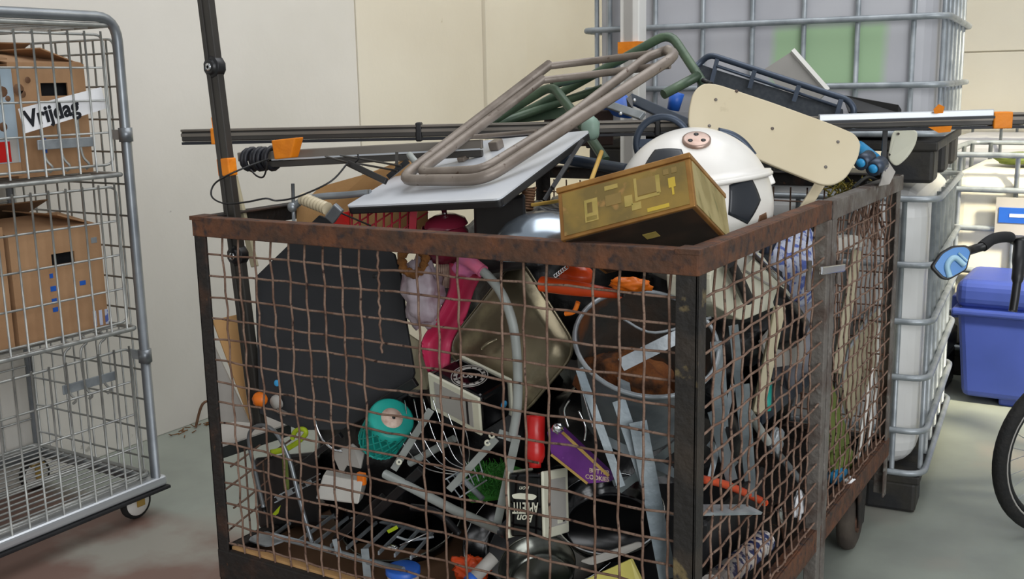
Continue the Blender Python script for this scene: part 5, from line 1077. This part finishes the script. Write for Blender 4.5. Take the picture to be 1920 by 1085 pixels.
one('orange_rod', 'orange plastic rod low behind the near door mesh', 'rod', MB().tube(smoothline(Xp([(1312, 897), (1360, 908), (1400, 925), (1434, 942)], -.75)), .0088, 10), m['orange'])
t = T('steel_pipe', 'open ended silver pipe low behind the near door mesh', 'pipe'); pq = Xp([(1458, 950), (1468, 1012)], -.725); t.add('pipe', MB().lathe(pq[0], pq[1]-pq[0], [(.0092, 0), (.0092, (pq[1]-pq[0]).length), (.0068, (pq[1]-pq[0]).length), (.0068, 0)], 16), m['chrome']); t.done()
one('foil_roll', 'striped foil wrapped roll at the bottom of the right side', 'roll', MB().tube(Xp([(1335, 1100), (1432, 1015)], -.75), .028, 16), m['foil'])
one('white_wrapper', 'white crumpled wrapper behind the door posts', 'wrapper', MB().blob(at(1498, 945, x=-.74), (.012, .03, .035), 5, .4), m['paper'])
for (p, lab) in (((1478, 1042), 'chrome ring clip at the foot of the near door'), ((1474, 1076), 'chrome ring clip at the bottom edge of the near door')):
    c_ = at(*p, x=-.72); one('ring_clip', lab, 'clip', MB().tube([c_+V((0, math.cos(a)*.02, math.sin(a)*.010)) for a in [2*math.pi*i/16 for i in range(16)]], .003, 6, True), m['chrome'])
one('dark_crate', 'black crate low behind the orange rod', 'crate', MB().box((-1.05, 2.1, .25), (-.80, 2.5, .47)), m['black'], bevel=.01)
# far door
t = T('wooden_chair', 'cream plywood chair seat standing behind the far door mesh', 'seat')
t.add('seat', MB().plate(fillet(Xp([(1578, 720), (1592, 655), (1630, 595), (1664, 560), (1664, 640), (1630, 715), (1595, 790)], -.77), .03, True, 4), .012), m['beige']); t.add('edge', MB().tube(Xp([(1576, 725), (1591, 655), (1630, 592), (1660, 562)], -.765), .005, 8), m['galv']); t.done()
one('white_bracket', 'white plastic bracket high behind the far door mesh', 'bracket', MB().plate(fillet(Xp([(1566, 448), (1600, 440), (1624, 446), (1618, 462), (1572, 470)], -.76), .01, True, 3), .03), m['white'])
one('timber_offcut', 'beige wooden leg standing behind the far door mesh', 'leg', MB().bar(at(1606, 470, x=-.78), at(1568, 700, x=-.78), .03, .02), m['beige'], bevel=.003)
t = T('wire_shelf', 'dark wire shelf standing upright behind the far door mesh', 'shelf')
for i in range(7): t.add('wire', MB().tube([V((-.86, 2.75+.08*i, .70)), V((-.86, 2.75+.08*i, 1.06))], .003, 6), m['black'])
for i in range(6): t.add('wire', MB().tube([V((-.857, 2.75, .72+.066*i)), V((-.857, 3.24, .72+.066*i))], .003, 6), m['black'])
t.done()
one('dark_backing', 'dark grey board behind the wire shelf', 'board', MB().box((-.90, 2.72, .5), (-.885, 3.3, 1.02)), m['slate'])
one('olive_board', 'olive triangular board low behind the far door mesh', 'board', MB().plate(Xp([(1552, 690), (1596, 830), (1552, 850)], -.75), .008), m['olive'])
t = T('carrier_bag', 'blue and olive carrier bag at the foot of the far door', 'bag'); t.add('bag', MB().blob(at(1572, 870, x=-.78), (.04, .07, .055), 3, .3), m['olive']); t.add('print', MB().blob(at(1574, 892, x=-.76), (.035, .05, .022), 5, .2), m['skyblue']); t.done()
for i, (a_, c_, lab) in enumerate((((1636, 690), (1608, 860), 'white thin slat behind the far door mesh'), ((1648, 680), (1624, 850), 'second white thin slat behind the far door mesh, farther back'))):
    one('plastic_strip', lab, 'slat', MB().bar(at(*a_, x=-.74), at(*c_, x=-.74), .012, .005), m['white'])
one('tied_rag', 'white knotted rag on the bottom rail under the far door', 'rag', MB().blob(at(1592, 905, x=-.705), (.012, .03, .014), 7, .5), m['paper'])
